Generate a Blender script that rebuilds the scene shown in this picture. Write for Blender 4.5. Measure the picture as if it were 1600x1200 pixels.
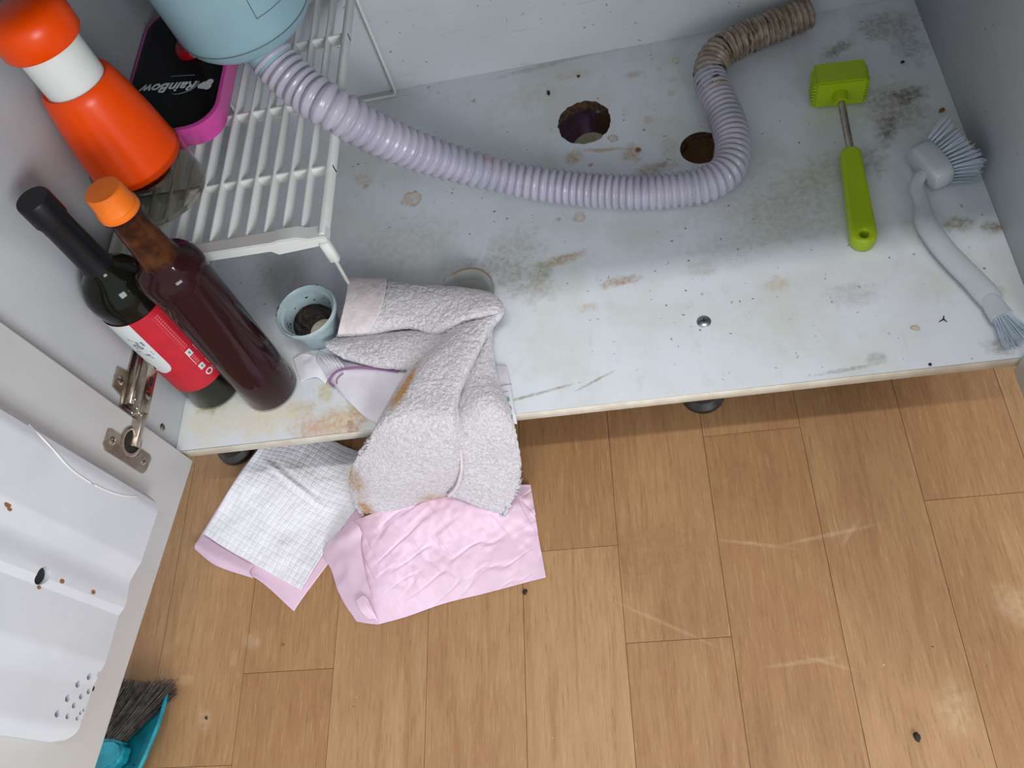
import bpy, bmesh, math, random
import numpy as np
from mathutils import Vector, Matrix

for o in list(bpy.data.objects):
    bpy.data.objects.remove(o, do_unlink=True)
scene = bpy.context.scene
COL = scene.collection

# ------------------------------------------------------------------ camera
F_PX = 1300.0
CAM = np.array([0.5957, -0.4304, 0.8452])
ROT = np.array([[0.9787, 0.1150, 0.1702],
                [-0.0196, 0.8772, -0.4798],
                [-0.2045, 0.4662, 0.8607]])
cd = bpy.data.cameras.new('camera')
cam = bpy.data.objects.new('camera', cd)
COL.objects.link(cam)
mw = Matrix.Identity(4)
for i in range(3):
    for j in range(3):
        mw[i][j] = ROT[i][j]
    mw[i][3] = CAM[i]
cam.matrix_world = mw
cd.sensor_width = 36.0
cd.lens = F_PX / 1600.0 * 36.0
cd.clip_start = 0.01
cd.clip_end = 50
scene.camera = cam

# ------------------------------------------------------------------ world, lamp, exposure
world = bpy.data.worlds.new('world')
scene.world = world
world.use_nodes = True
bg = world.node_tree.nodes['Background']
bg.inputs[0].default_value = (0.88, 0.95, 1.0, 1)
bg.inputs[1].default_value = 0.85
ld = bpy.data.lights.new('ceiling_light', 'AREA')
ld.shape = 'RECTANGLE'
ld.size = 0.9
ld.size_y = 0.07
ld.energy = 15.0
ld.color = (1.0, 0.955, 0.93)
lo = bpy.data.objects.new('ceiling_light', ld)
COL.objects.link(lo)
lo.location = (0.72, -0.40, 2.05)
wd = bpy.data.lights.new('kitchen_window_light', 'AREA')
wd.shape = 'RECTANGLE'
wd.size = 1.0
wd.size_y = 0.8
wd.energy = 44.0
wd.color = (0.94, 0.97, 1.0)
wo = bpy.data.objects.new('kitchen_window_light', wd)
COL.objects.link(wo)
wo.location = (1.75, -2.20, 1.10)
wo.rotation_mode = 'QUATERNION'
wo.rotation_quaternion = (Vector((0.35, 0.35, 0.1)) - Vector((1.75, -2.20, 1.10))).to_track_quat('-Z', 'Y')
vs = scene.view_settings
vs.view_transform = 'Standard'
vs.look = 'None'
vs.gamma = 1.0
vs.use_curve_mapping = False
vs.exposure = 0.0

# ------------------------------------------------------------------ dimensions
D = 0.5733          # shelf depth
FZ = -0.1477        # kitchen floor
BT = 0.016          # board thickness
RZ = 0.192          # dish rack top


def P(px, py, z):
    """point of the photograph at the known height z"""
    d = ROT @ np.array([(px - 800) / F_PX, (600 - py) / F_PX, -1.0])
    t = (z - CAM[2]) / d[2]
    return Vector(CAM + t * d)


# ------------------------------------------------------------------ mesh helpers
def link(name, me, mat=None, parent=None, smooth=False):
    o = bpy.data.objects.new(name, me)
    COL.objects.link(o)
    if mat is not None:
        me.materials.append(mat)
    if parent is not None:
        o.parent = parent
    if smooth:
        for p in me.polygons:
            p.use_smooth = True
    return o


def pydata(name, verts, faces, mat=None, parent=None, smooth=False):
    me = bpy.data.meshes.new(name)
    me.from_pydata([tuple(v) for v in verts], [], faces)
    me.update()
    return link(name, me, mat, parent, smooth)


def frombm(name, bm, mat=None, parent=None, smooth=False):
    bmesh.ops.recalc_face_normals(bm, faces=bm.faces)
    me = bpy.data.meshes.new(name)
    bm.to_mesh(me)
    bm.free()
    return link(name, me, mat, parent, smooth)


def sharp(o, ang=40):
    """smooth shading with hard edges above the angle"""
    me = o.data
    bm = bmesh.new()
    bm.from_mesh(me)
    lim = math.radians(ang)
    for f in bm.faces:
        f.smooth = True
    for e in bm.edges:
        if len(e.link_faces) == 2:
            e.smooth = e.calc_face_angle(0) < lim
    bm.to_mesh(me)
    bm.free()
    return o


def tag(o, label=None, cat=None, group=None, kind=None):
    if label:
        o['label'] = label
    if cat:
        o['category'] = cat
    if group:
        o['group'] = group
    if kind:
        o['kind'] = kind
    return o


def empty(name, loc=(0, 0, 0), rot=None):
    o = bpy.data.objects.new(name, None)
    COL.objects.link(o)
    o.empty_display_size = 0.05
    o.location = loc
    if rot is not None:
        o.rotation_mode = 'QUATERNION'
        o.rotation_quaternion = rot
    return o


def bm_box(bm, lo_, hi_, mat=None):
    m = Matrix.Translation((Vector(lo_) + Vector(hi_)) / 2) @ Matrix.Diagonal(
        (hi_[0] - lo_[0], hi_[1] - lo_[1], hi_[2] - lo_[2], 1))
    if mat is not None:
        m = mat @ m
    return bmesh.ops.create_cube(bm, size=1.0, matrix=m)['verts']


def box(name, lo_, hi_, mat, parent=None, bevel=0.0, seg=2, xf=None):
    bm = bmesh.new()
    bm_box(bm, lo_, hi_, xf)
    if bevel:
        bmesh.ops.bevel(bm, geom=list(bm.edges), offset=bevel, segments=seg, affect='EDGES', profile=0.5)
    o = frombm(name, bm, mat, parent)
    if bevel:
        sharp(o, 50)
    return o


def lathe(name, prof, mat, parent=None, seg=40, a0=0.0, a1=360.0, close=False, ang=35, xf=None):
    full = abs(a1 - a0 - 360) < 1e-6
    n = seg if full else seg + 1
    verts, faces = [], []
    for r, z in prof:
        for k in range(n):
            a = math.radians(a0 + (a1 - a0) * k / seg)
            v = Vector((r * math.cos(a), r * math.sin(a), z))
            verts.append(xf @ v if xf else v)
    m = len(prof)
    rng = m if close else m - 1
    for i in range(rng):
        for k in range(seg):
            k2 = (k + 1) % n
            i2 = (i + 1) % m
            faces.append((i * n + k, i * n + k2, i2 * n + k2, i2 * n + k))
    o = pydata(name, verts, faces, mat, parent)
    bm = bmesh.new()
    bm.from_mesh(o.data)
    bmesh.ops.remove_doubles(bm, verts=bm.verts, dist=1e-6)
    bmesh.ops.recalc_face_normals(bm, faces=bm.faces)
    bm.to_mesh(o.data)
    bm.free()
    return sharp(o, ang)


def cr(points, n):
    """Catmull-Rom through points (m,k) sampled n times"""
    p = np.asarray(points, float)
    m = len(p)
    ext = np.vstack([2 * p[0] - p[1], p, 2 * p[-1] - p[-2]])
    t = np.linspace(0, m - 1, n)
    i = np.minimum(t.astype(int), m - 2)
    f = (t - i)[:, None]
    a, b, c, d = ext[i], ext[i + 1], ext[i + 2], ext[i + 3]
    return 0.5 * ((2 * b) + (-a + c) * f + (2 * a - 5 * b + 4 * c - d) * f ** 2 + (-a + 3 * b - 3 * c + d) * f ** 3)


def tube(name, pts, rad, mat, parent=None, seg=10, n=None, flat=1.0, up=(0, 0, 1), caps=True, smooth=True):
    """swept tube; rad scalar or list; flat = height/width of the section"""
    pts = np.array([tuple(p) for p in pts], float)
    r = np.full(len(pts), rad, float) if np.isscalar(rad) else np.array(rad, float)
    if n:
        both = cr(np.hstack([pts, r[:, None]]), n)
        pts, r = both[:, :3], both[:, 3]
    m = len(pts)
    tang = np.gradient(pts, axis=0)
    tang /= np.linalg.norm(tang, axis=1)[:, None]
    upv = np.array(up, float)
    verts, faces = [], []
    for i in range(m):
        t = tang[i]
        s = np.cross(t, upv)
        if np.linalg.norm(s) < 1e-3:
            s = np.cross(t, np.array([1.0, 0, 0]))
        s /= np.linalg.norm(s)
        u = np.cross(s, t)
        for k in range(seg):
            a = 2 * math.pi * k / seg
            verts.append(pts[i] + r[i] * (math.cos(a) * s + flat * math.sin(a) * u))
    for i in range(m - 1):
        for k in range(seg):
            k2 = (k + 1) % seg
            faces.append((i * seg + k, i * seg + k2, (i + 1) * seg + k2, (i + 1) * seg + k))
    if caps:
        faces.append(tuple(range(seg))[::-1])
        faces.append(tuple((m - 1) * seg + k for k in range(seg)))
    o = pydata(name, verts, faces, mat, parent)
    return sharp(o, 50) if smooth else o


_rs = np.random.RandomState(7)
_perm = _rs.rand(4096)


def vnoise(p, seed=0):
    p = np.asarray(p, float)
    i = np.floor(p).astype(int)
    f = p - i
    f = f * f * (3 - 2 * f)

    def h(a, b, c):
        return _perm[(a * 374761 + b * 668265 + c * 974711 + seed * 1013) % 4096]
    out = 0
    for dx in (0, 1):
        for dy in (0, 1):
            for dz in (0, 1):
                w = (f[..., 0] if dx else 1 - f[..., 0]) * (f[..., 1] if dy else 1 - f[..., 1]) * (
                    f[..., 2] if dz else 1 - f[..., 2])
                out = out + w * h(i[..., 0] + dx, i[..., 1] + dy, i[..., 2] + dz)
    return out * 2 - 1


def patch_grid(rows, nu, nv):
    """smooth grid (nu,nv,3) through a table of points"""
    a = np.array([[tuple(q) for q in r] for r in rows], float)
    R_, C_ = a.shape[:2]
    b = cr(a.reshape(R_, C_ * 3), nu).reshape(nu, C_, 3)
    c = cr(b.transpose(1, 0, 2).reshape(C_, nu * 3), nv).reshape(nv, nu, 3)
    return c.transpose(1, 0, 2)


def grid_normals(g):
    du = np.gradient(g, axis=0)
    dv = np.gradient(g, axis=1)
    n = np.cross(du, dv)
    n /= np.linalg.norm(n, axis=2)[..., None] + 1e-12
    if n[..., 2].mean() < 0:
        n = -n
    return n


def sheet_data(g, thick, off=0):
    """closed sheet from a grid"""
    nu, nv = g.shape[:2]
    n = grid_normals(g)
    top = g.reshape(-1, 3)
    bot = (g - n * thick).reshape(-1, 3)
    N = nu * nv
    idx = np.arange(N).reshape(nu, nv)
    q = np.stack([idx[:-1, :-1], idx[1:, :-1], idx[1:, 1:], idx[:-1, 1:]], -1).reshape(-1, 4)
    faces = [q, q[:, ::-1] + N]
    ring = np.concatenate([idx[0, :], idx[1:, -1], idx[-1, -2::-1], idx[-2:0:-1, 0]])
    r2 = np.roll(ring, -1)
    faces.append(np.stack([r2, ring, ring + N, r2 + N], -1))
    return np.vstack([top, bot]), np.vstack(faces) + off


def sheet(name, grids, thick, mat, parent=None):
    V, Fc, off = [], [], 0
    for g in (grids if isinstance(grids, list) else [grids]):
        v, f = sheet_data(g, thick, off)
        V.append(v)
        Fc.append(f)
        off += len(v)
    V = np.vstack(V)
    Fc = np.vstack(Fc)
    me = bpy.data.meshes.new(name)
    me.from_pydata(V.tolist(), [], Fc.tolist())
    me.update()
    o = link(name, me, mat, parent)
    bm = bmesh.new()
    bm.from_mesh(me)
    bmesh.ops.recalc_face_normals(bm, faces=bm.faces)
    for f in bm.faces:
        f.smooth = True
    bm.to_mesh(me)
    bm.free()
    return o


def evaluated(o):
    """replace an object's mesh by its evaluated mesh"""
    dg = bpy.context.evaluated_depsgraph_get()
    me = bpy.data.meshes.new_from_object(o.evaluated_get(dg))
    o.modifiers.clear()
    if o.type == 'MESH':
        o.data = me
    return me


def text_mesh(s, size, extrude=0.0003, shear=0.0):
    c = bpy.data.curves.new('text', 'FONT')
    c.body = s
    c.size = size
    c.extrude = extrude
    c.shear = shear
    c.align_x = 'CENTER'
    c.align_y = 'CENTER'
    c.resolution_u = 3
    c.offset = size * 0.014
    o = bpy.data.objects.new('text', c)
    COL.objects.link(o)
    bpy.context.view_layer.update()
    dg = bpy.context.evaluated_depsgraph_get()
    me = bpy.data.meshes.new_from_object(o.evaluated_get(dg))
    bpy.data.objects.remove(o, do_unlink=True)
    return me


# ------------------------------------------------------------------ materials
def srgb(r, g, b):
    def f(c):
        c /= 255.0
        return c / 12.92 if c <= 0.04045 else ((c + 0.055) / 1.055) ** 2.4
    return (f(r), f(g), f(b), 1.0)


class NT:
    def __init__(self, name):
        self.m = bpy.data.materials.new(name)
        self.m.use_nodes = True
        self.t = self.m.node_tree
        self.b = self.t.nodes['Principled BSDF']

    def n(self, kind, **kw):
        x = self.t.nodes.new(kind)
        for k, v in kw.items():
            if k == 'inp':
                for a, c in v.items():
                    if hasattr(c, 'is_output'):
                        self.t.links.new(c, x.inputs[a])
                    else:
                        x.inputs[a].default_value = c
            else:
                setattr(x, k, v)
        return x

    def l(self, a, b):
        self.t.links.new(a, b)

    def math(self, op, a, b=0.0, clamp=False):
        return self.n('ShaderNodeMath', operation=op, use_clamp=clamp, inp={0: a, 1: b}).outputs[0]

    def vmath(self, op, a, b):
        x = self.n('ShaderNodeVectorMath', operation=op, inp={0: a, 1: b})
        return x.outputs['Value'] if op in ('LENGTH', 'DISTANCE', 'DOT_PRODUCT') else x.outputs[0]

    def noise(self, vec, scale, detail=3, rough=0.55, dist=0.0):
        return self.n('ShaderNodeTexNoise', inp={'Vector': vec, 'Scale': scale, 'Detail': detail, 'Roughness': rough,
                                                 'Distortion': dist})

    def ramp(self, val, lo_, hi_, a=0.0, b=1.0):
        return self.n('ShaderNodeMapRange', interpolation_type='SMOOTHSTEP', clamp=True,
                      inp={0: val, 1: lo_, 2: hi_, 3: a, 4: b}).outputs[0]

    def mix(self, fac, a, b):
        x = self.n('ShaderNodeMix', data_type='RGBA', blend_type='MIX')
        for s, v in ((x.inputs[0], fac), (x.inputs[6], a), (x.inputs[7], b)):
            if hasattr(v, 'is_output'):
                self.l(v, s)
            else:
                s.default_value = v
        return x.outputs[2]

    def pos(self):
        return self.n('ShaderNodeNewGeometry').outputs['Position']

    def obj(self):
        return self.n('ShaderNodeTexCoord').outputs['Object']

    def scalev(self, v, s):
        return self.vmath('MULTIPLY', v, s)

    def bump(self, h, strength, dist):
        x = self.n('ShaderNodeBump', inp={'Height': h, 'Strength': strength, 'Distance': dist})
        self.l(x.outputs[0], self.b.inputs['Normal'])

    def set(self, **kw):
        names = {'rough': 'Roughness', 'metal': 'Metallic', 'trans': 'Transmission Weight', 'ior': 'IOR',
                 'spec': 'Specular IOR Level', 'coat': 'Coat Weight', 'sheen': 'Sheen Weight', 'col': 'Base Color',
                 'alpha': 'Alpha', 'sss': 'Subsurface Weight'}
        for k, v in kw.items():
            s = self.b.inputs[names[k]]
            if hasattr(v, 'is_output'):
                self.l(v, s)
            else:
                s.default_value = v
        return self

    def blobs(self, col, pos, spots, namp=0.5, nscale=60):
        """stains with shapes of their own: (x, y, rx, ry, angle, colour, strength, ring)"""
        nz = self.n('ShaderNodeTexNoise', inp={'Vector': pos, 'Scale': nscale, 'Detail': 4.0, 'Roughness': 0.65})
        warp = self.vmath('MULTIPLY', self.vmath('SUBTRACT', nz.outputs['Color'], (0.5, 0.5, 0.5)),
                          (namp * 4, namp * 4, 0))
        grain = self.ramp(self.noise(pos, nscale * 1.9, 5, 0.75).outputs[0], 0.34, 0.66, 0.30, 1.0)
        for (x, y, rx, ry, ang, c, st, ring, *zz) in spots:
            mp = self.n('ShaderNodeMapping', vector_type='TEXTURE',
                        inp={'Vector': pos, 'Location': (x, y, zz[0] if zz else 0), 'Rotation': (0, 0, math.radians(ang)),
                             'Scale': (rx, ry, zz[1] if zz else 1000)})
            v = self.vmath('ADD', mp.outputs[0], warp)
            d = self.vmath('LENGTH', v, (0, 0, 0))
            if ring:
                m_ = self.math('MULTIPLY', self.ramp(d, 1.15, 0.9), self.ramp(d, 0.3, 1.0, 0.45, 1.0))
            else:
                m_ = self.ramp(d, 1.25, 0.35)
            m_ = self.math('MULTIPLY', self.math('MULTIPLY', m_, grain), st, True)
            col = self.mix(m_, col, c)
        return col

    def specks(self, col, pos, scale, size, keep, c, region=None):
        wp = self.vmath('ADD', pos, self.vmath('MULTIPLY', self.vmath(
            'SUBTRACT', self.noise(pos, scale * 2.5, 2).outputs['Color'], (0.5, 0.5, 0.5)), (0.9 / scale, 0.9 / scale, 0.9 / scale)))
        vo = self.n('ShaderNodeTexVoronoi', feature='F1', inp={'Vector': wp, 'Scale': scale})
        sep = self.n('ShaderNodeSeparateColor', inp={0: vo.outputs['Color']})
        thr = self.math('MULTIPLY', sep.outputs[1], size)
        m_ = self.math('MULTIPLY', self.math('LESS_THAN', vo.outputs['Distance'], thr),
                       self.math('LESS_THAN', sep.outputs[0], keep))
        if region is not None:
            m_ = self.math('MULTIPLY', m_, region)
        m_ = self.math('MULTIPLY', m_, 0.85)
        return self.mix(m_, col, c)


def M(name, c, rough=0.5, c2=None, vs_=30, bump=None, **kw):
    t = NT(name)
    t.set(rough=rough, **kw)
    if c2 is not None:
        o = t.obj()
        t.set(col=t.mix(t.ramp(t.noise(o, vs_, 4, 0.6).outputs[0], 0.35, 0.65), c, c2))
    else:
        t.set(col=c)
    if bump:
        t.bump(t.noise(t.obj(), bump[0], 3, 0.6).outputs[0], bump[1], bump[2])
    return t.m


W_LAM = srgb(222, 227, 234)


def xy(px, py, z=0):
    v = P(px, py, z)
    return v.x, v.y


def shelf_material():
    t = NT('stained white laminate')
    p = t.pos()
    big = t.noise(p, 7, 4, 0.6).outputs[0]
    col = t.mix(t.ramp(big, 0.4, 0.68), W_LAM, srgb(210, 214, 211))
    fine = t.noise(t.scalev(p, (1, 0.5, 1)), 55, 5, 0.7).outputs[0]
    col = t.mix(t.ramp(fine, 0.52, 0.74, 0, 0.28), col, srgb(186, 186, 176))
    br, tan, gry, olive, red, yel = (srgb(120, 88, 52), srgb(186, 146, 92), srgb(128, 122, 108), srgb(158, 152, 118),
                                     srgb(165, 92, 56), srgb(196, 176, 124))
    S = []

    def s(px, py, rx, ry, ang, c, st, ring=0):
        x, y = xy(px, py)
        S.append((x, y, rx, ry, ang, c, st, ring))
    # tan tide marks
    s(645, 310, .014, .014, 0, tan, .85, 1); s(570, 280, .016, .020, 0, tan, .45); s(572, 292, .005, .005, 0, red, .8)
    s(958, 216, .007, .007, 0, srgb(176, 130, 66), .9, 1); s(895, 245, .014, .013, 30, tan, .95)
    s(940, 234, .030, .004, -8, tan, .9); s(985, 240, .014, .018, 0, tan, .8); s(1020, 265, .035, .013, 10, srgb(160, 118, 78), .75)
    s(922, 257, .005, .004, 0, red, .95); s(905, 340, .008, .008, 0, tan, .8, 1); s(873, 342, .004, .004, 0, tan, .9)
    s(990, 117, .014, .007, 0, tan, .7); s(1056, 94, .006, .006, 0, yel, .8, 1); s(1030, 108, .006, .006, 0, yel, .6)
    s(1050, 125, .008, .005, 0, yel, .6); s(1048, 146, .007, .006, 0, yel, .6); s(1013, 188, .007, .008, 0, tan, .6)
    s(890, 118, .03, .012, 0, yel, .55); s(840, 150, .05, .03, 0, yel, .35); s(740, 158, .004, .003, 0, tan, .9)
    s(1045, 230, .012, .018, 0, tan, .4); s(1095, 420, .02, .015, 0, olive, .4)
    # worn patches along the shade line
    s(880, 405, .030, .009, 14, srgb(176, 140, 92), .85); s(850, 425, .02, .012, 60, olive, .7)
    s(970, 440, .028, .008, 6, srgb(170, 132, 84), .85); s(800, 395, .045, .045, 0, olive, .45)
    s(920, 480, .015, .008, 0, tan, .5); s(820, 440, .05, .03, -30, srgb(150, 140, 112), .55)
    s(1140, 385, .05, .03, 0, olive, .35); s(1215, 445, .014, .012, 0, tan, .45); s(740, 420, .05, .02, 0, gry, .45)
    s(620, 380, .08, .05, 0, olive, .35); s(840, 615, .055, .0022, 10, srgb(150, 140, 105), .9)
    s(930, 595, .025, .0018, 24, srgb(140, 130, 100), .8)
    s(1150, 300, .09, .06, 0, srgb(172, 170, 150), .4)
    # black-brown mould by the tenderizer and back corner
    s(1400, 165, .040, .045, 20, srgb(140, 124, 100), .7); s(1385, 205, .014, .03, -20, srgb(96, 76, 56), .75)
    s(1420, 150, .026, .016, 20, srgb(96, 76, 54), .75); s(1360, 250, .02, .03, 0, gry, .6); s(1310, 75, .026, .012, 30, srgb(116, 98, 70), .8)
    s(1380, 40, .045, .03, 0, srgb(140, 128, 104), .7); s(1420, 70, .025, .04, 0, gry, .55)
    s(1290, 270, .05, .03, 20, olive, .5); s(1300, 105, .012, .012, 0, srgb(130, 104, 66), .8); s(1250, 330, .07, .05, 10, srgb(160, 156, 134), .5)
    s(1471, 174, .004, .003, 0, red, .98); s(1495, 350, .022, .012, 0, srgb(140, 132, 96), .85); s(1553, 355, .014, .01, 0, srgb(130, 118, 88), .85)
    s(1555, 475, .03, .012, 70, srgb(160, 156, 130), .6); s(1570, 540, .02, .012, 0, gry, .7)
    s(1320, 578, .035, .003, 5, srgb(140, 138, 138), .75); s(1370, 560, .012, .008, 0, gry, .5)
    s(1330, 460, .03, .02, 0, srgb(178, 178, 176), .6)
    # front left corner: yellow-brown crust
    s(530, 660, .030, .024, 0, srgb(204, 160, 96), .8); s(485, 668, .03, .018, 0, srgb(206, 158, 110), .8)
    s(560, 640, .012, .028, 30, srgb(182, 140, 70), .85); s(470, 640, .025, .014, 0, srgb(190, 150, 84), .6)
    s(420, 650, .05, .03, 0, srgb(226, 212, 170), .8); s(330, 650, .05, .045, 0, srgb(226, 218, 186), .8)
    s(330, 635, .022, .012, 0, srgb(176, 160, 106), .7); s(552, 668, .012, .010, 0, srgb(160, 100, 56), .7)
    s(510, 610, .012, .02, 0, srgb(196, 182, 120), .8); s(460, 690, .012, .006, 0, srgb(110, 80, 48), .8)
    s(440, 420, .05, .06, 0, srgb(176, 170, 160), .45)
    # grime along the back joint
    s(1000, 66, .06, .006, 6, gry, .5); s(860, 100, .09, .006, 6, gry, .45)
    col = t.blobs(col, p, S, 0.42, 70)
    reg = t.ramp(t.noise(p, 5, 2).outputs[0], 0.38, 0.6, 0.15, 1.0)
    col = t.specks(col, p, 120, 0.20, 0.30, srgb(58, 52, 48), reg)
    col = t.specks(col, p, 42, 0.07, 0.14, srgb(70, 56, 44))
    t.set(col=col, rough=t.ramp(big, 0.3, 0.7, 0.36, 0.55), spec=0.4)
    t.bump(fine, 0.12, 0.001)
    return t.m


def wall_material(name, c, c2):
    t = NT(name)
    p = t.pos()
    col = t.mix(t.ramp(t.noise(p, 5, 4, 0.6).outputs[0], 0.35, 0.7), c, c2)
    col = t.specks(col, p, 85, 0.17, 0.32, srgb(60, 58, 56), t.ramp(t.noise(p, 6, 2).outputs[0], 0.42, 0.6))
    st = t.noise(t.scalev(p, (3, 3, 30)), 4, 4, 0.6).outputs[0]
    col = t.mix(t.ramp(st, 0.6, 0.75, 0, 0.3), col, srgb(150, 152, 146))
    t.set(col=col, rough=0.42, spec=0.4)
    return t.m


def plank_material():
    t = NT('oak print vinyl')
    p = t.pos()
    rnd = t.n('ShaderNodeObjectInfo').outputs['Random']
    off = t.n('ShaderNodeCombineXYZ', inp={0: t.math('MULTIPLY', rnd, 37.0), 1: t.math('MULTIPLY', rnd, 91.0), 2: 0.0}).outputs[0]
    q = t.vmath('ADD', p, off)
    g1 = t.noise(t.scalev(q, (1, 0.065, 1)), 430, 5, 0.75).outputs[0]
    g2 = t.noise(t.scalev(q, (1, 0.10, 1)), 42, 4, 0.6, 0.8).outputs[0]
    g3 = t.noise(t.scalev(q, (1, 0.45, 1)), 9, 3, 0.5).outputs[0]
    base = t.mix(rnd, srgb(176, 138, 98), srgb(161, 121, 82))
    base = t.mix(t.ramp(g3, 0.35, 0.7, 0, 0.5), base, srgb(150, 108, 74))
    base = t.mix(t.ramp(g2, 0.48, 0.72, 0, 0.5), base, srgb(142, 100, 66))
    base = t.mix(t.ramp(g1, 0.50, 0.72, 0, 0.62), base, srgb(126, 90, 60))
    base = t.mix(t.ramp(g1, 0.48, 0.30, 0, 0.42), base, srgb(196, 160, 120))
    # worn pale scuffs and dried splashes
    sp = []
    for px, py, rx, ry, a, s_ in [(1490, 1110, .02, .03, 0, .6), (1590, 950, .02, .03, 30, .6), (395, 1000, .012, .012, 0, .55),
                                  (320, 1125, .010, .018, 20, .55), (290, 1062, .012, .008, 0, .5), (365, 1030, .006, .012, 0, .4),
                                  (1300, 835, .06, .003, 8, .55), (1330, 830, .022, .003, 50, .6), (1180, 850, .05, .0025, -12, .5),
                                  (1040, 975, .07, .0025, -28, .5), (1250, 1035, .04, .003, 5, .45), (1290, 1035, .03, .0025, -20, .45)]:
        x, y = xy(px, py, FZ)
        sp.append((x, y, rx, ry, a, srgb(210, 186, 156), s_ * 0.6, 0))
    for px, py, rx, ry, a, s_ in [(1020, 860, .07, .05, 0, .35), (1150, 760, .08, .05, 0, .3), (1090, 960, .06, .05, 0, .25),
                                  (1270, 1120, .03, .05, 0, .25), (1200, 1150, .02, .05, 0, .35)]:
        x, y = xy(px, py, FZ)
        sp.append((x, y, rx, ry, a, srgb(126, 92, 66), s_, 0))
    base = t.blobs(base, p, sp, 0.22, 60)
    base = t.specks(base, p, 40, 0.06, 0.10, srgb(62, 44, 30))
    base = t.specks(base, p, 55, 0.06, 0.08, srgb(228, 206, 170))
    t.set(col=base, rough=t.ramp(g2, 0.3, 0.7, 0.44, 0.56), spec=0.28)
    t.bump(g1, 0.18, 0.0006)
    return t.m


def hose_material():
    t = NT('lavender corrugated plastic')
    uv = t.n('ShaderNodeTexCoord').outputs['UV']
    sep = t.n('ShaderNodeSeparateXYZ', inp={0: uv})
    u = sep.outputs[0]
    o = t.obj()
    nz = t.noise(o, 60, 4, 0.65).outputs[0]
    lav = t.mix(t.ramp(t.noise(o, 20, 3).outputs[0], 0.35, 0.7), srgb(186, 180, 196), srgb(170, 166, 182))
    dirt = t.mix(t.ramp(nz, 0.35, 0.65), srgb(168, 152, 136), srgb(134, 112, 92))
    edge = t.ramp(t.math('ADD', u, t.math('MULTIPLY', t.math('SUBTRACT', nz, 0.5), 0.03)), 0.806, 0.824)
    col = t.mix(edge, lav, dirt)
    # black mould in the folds of the old end
    streak = t.noise(t.n('ShaderNodeCombineXYZ', inp={0: t.math('MULTIPLY', u, 300.0), 1: t.math('MULTIPLY', sep.outputs[1], 3.0), 2: 0.0}).outputs[0], 1.0, 3, 0.7).outputs[0]
    zone = t.math('MULTIPLY', t.ramp(u, 0.765, 0.785), t.ramp(u, 1.0, 0.85, 0.5, 1.0))
    col = t.mix(t.math('MULTIPLY', t.ramp(streak, 0.56, 0.60), zone), col, srgb(40, 32, 28))
    x, y = xy(1122, 168)
    col = t.blobs(col, o, [(x, y, .02, .006, 30, srgb(196, 172, 140), .8, 0), (*xy(762, 248, .075), .005, .005, 0, srgb(190, 130, 60), .9, 0)], .3, 60)
    t.set(col=col, rough=0.24, spec=0.5)
    return t.m


def towel_material():
    t = NT('grey white terry cotton')
    o = t.obj()
    vo = t.n('ShaderNodeTexVoronoi', feature='F1', inp={'Vector': t.vmath('ADD', o, t.vmath(
        'MULTIPLY', t.noise(o, 160, 2).outputs['Color'], (0.012, 0.012, 0.012))), 'Scale': 310.0})
    n2 = t.noise(o, 380, 3, 0.7).outputs[0]
    h = t.math('ADD', t.math('MULTIPLY', vo.outputs[0], -1.0), n2)
    col = t.mix(t.ramp(vo.outputs[0], 0.35, 0.75, 0, 0.55), srgb(211, 207, 211), srgb(172, 166, 170))
    spots = []
    for px, py, z, rx, ry, a, c, st in [(634, 602, .036, .0085, .034, -24, srgb(190, 128, 44), 1.6), (622, 622, .032, .013, .020, -20, srgb(190, 140, 76), .9),
                                        (560, 742, -.072, .022, .030, 0, srgb(172, 130, 80), 1.1), (578, 796, -.126, .014, .014, 0, srgb(176, 124, 56), 1.3),
                                        (672, 774, -.118, .026, .012, 6, srgb(176, 138, 96), 1.1)]:
        v = P(px, py, z)
        spots.append((v.x, v.y, rx, ry, a, c, st, 0, v.z, 0.034))
    col = t.blobs(col, o, spots, 0.22, 90)
    t.set(col=col, rough=0.95, spec=0.1, sheen=0.3)
    t.bump(h, 0.55, 0.0020)
    return t.m


MAT = {}
MAT['shelf'] = shelf_material()
MAT['wall'] = wall_material('white laminate panel', srgb(214, 218, 222), srgb(204, 208, 212))
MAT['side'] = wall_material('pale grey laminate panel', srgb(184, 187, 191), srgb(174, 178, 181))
MAT['door'] = M('warm white door laminate', srgb(205, 207, 207), 0.4, srgb(198, 199, 198), 6)
MAT['edge'] = M('cream edge banding', srgb(224, 219, 206), 0.45, srgb(206, 198, 182), 25)
MAT['chip'] = M('raw chipboard', srgb(96, 70, 50), 0.95, srgb(52, 38, 28), 160, (220, 0.8, 0.003))
MAT['plank'] = plank_material()
MAT['sub'] = M('dark floor base', srgb(96, 68, 46), 0.8)
MAT['black_plastic'] = M('black plastic', srgb(38, 36, 36), 0.5, srgb(58, 54, 50), 90)
MAT['steel'] = M('nickel steel', srgb(196, 186, 172), 0.28, srgb(170, 160, 148), 60, metal=1.0)
MAT['bolt'] = M('zinc', srgb(160, 164, 166), 0.35, metal=1.0)
MAT['dark'] = M('painted recess shade', srgb(28, 26, 25), 0.7)  # near-black colour painted for the shade inside holes, slots and screw crosses
MAT['white_plastic'] = M('white plastic', srgb(226, 228, 226), 0.38, srgb(216, 218, 214), 12)
MAT['knife'] = M('pale blue white plastic', srgb(206, 210, 216), 0.36, srgb(199, 203, 210), 10)
MAT['wire'] = M('white coated wire', srgb(222, 222, 216), 0.4)
MAT['orange'] = M('orange plastic', srgb(242, 74, 0), 0.30, spec=0.3)
MAT['orange_cap'] = M('light orange cap', srgb(240, 118, 14), 0.4, srgb(228, 106, 10), 40)
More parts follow.
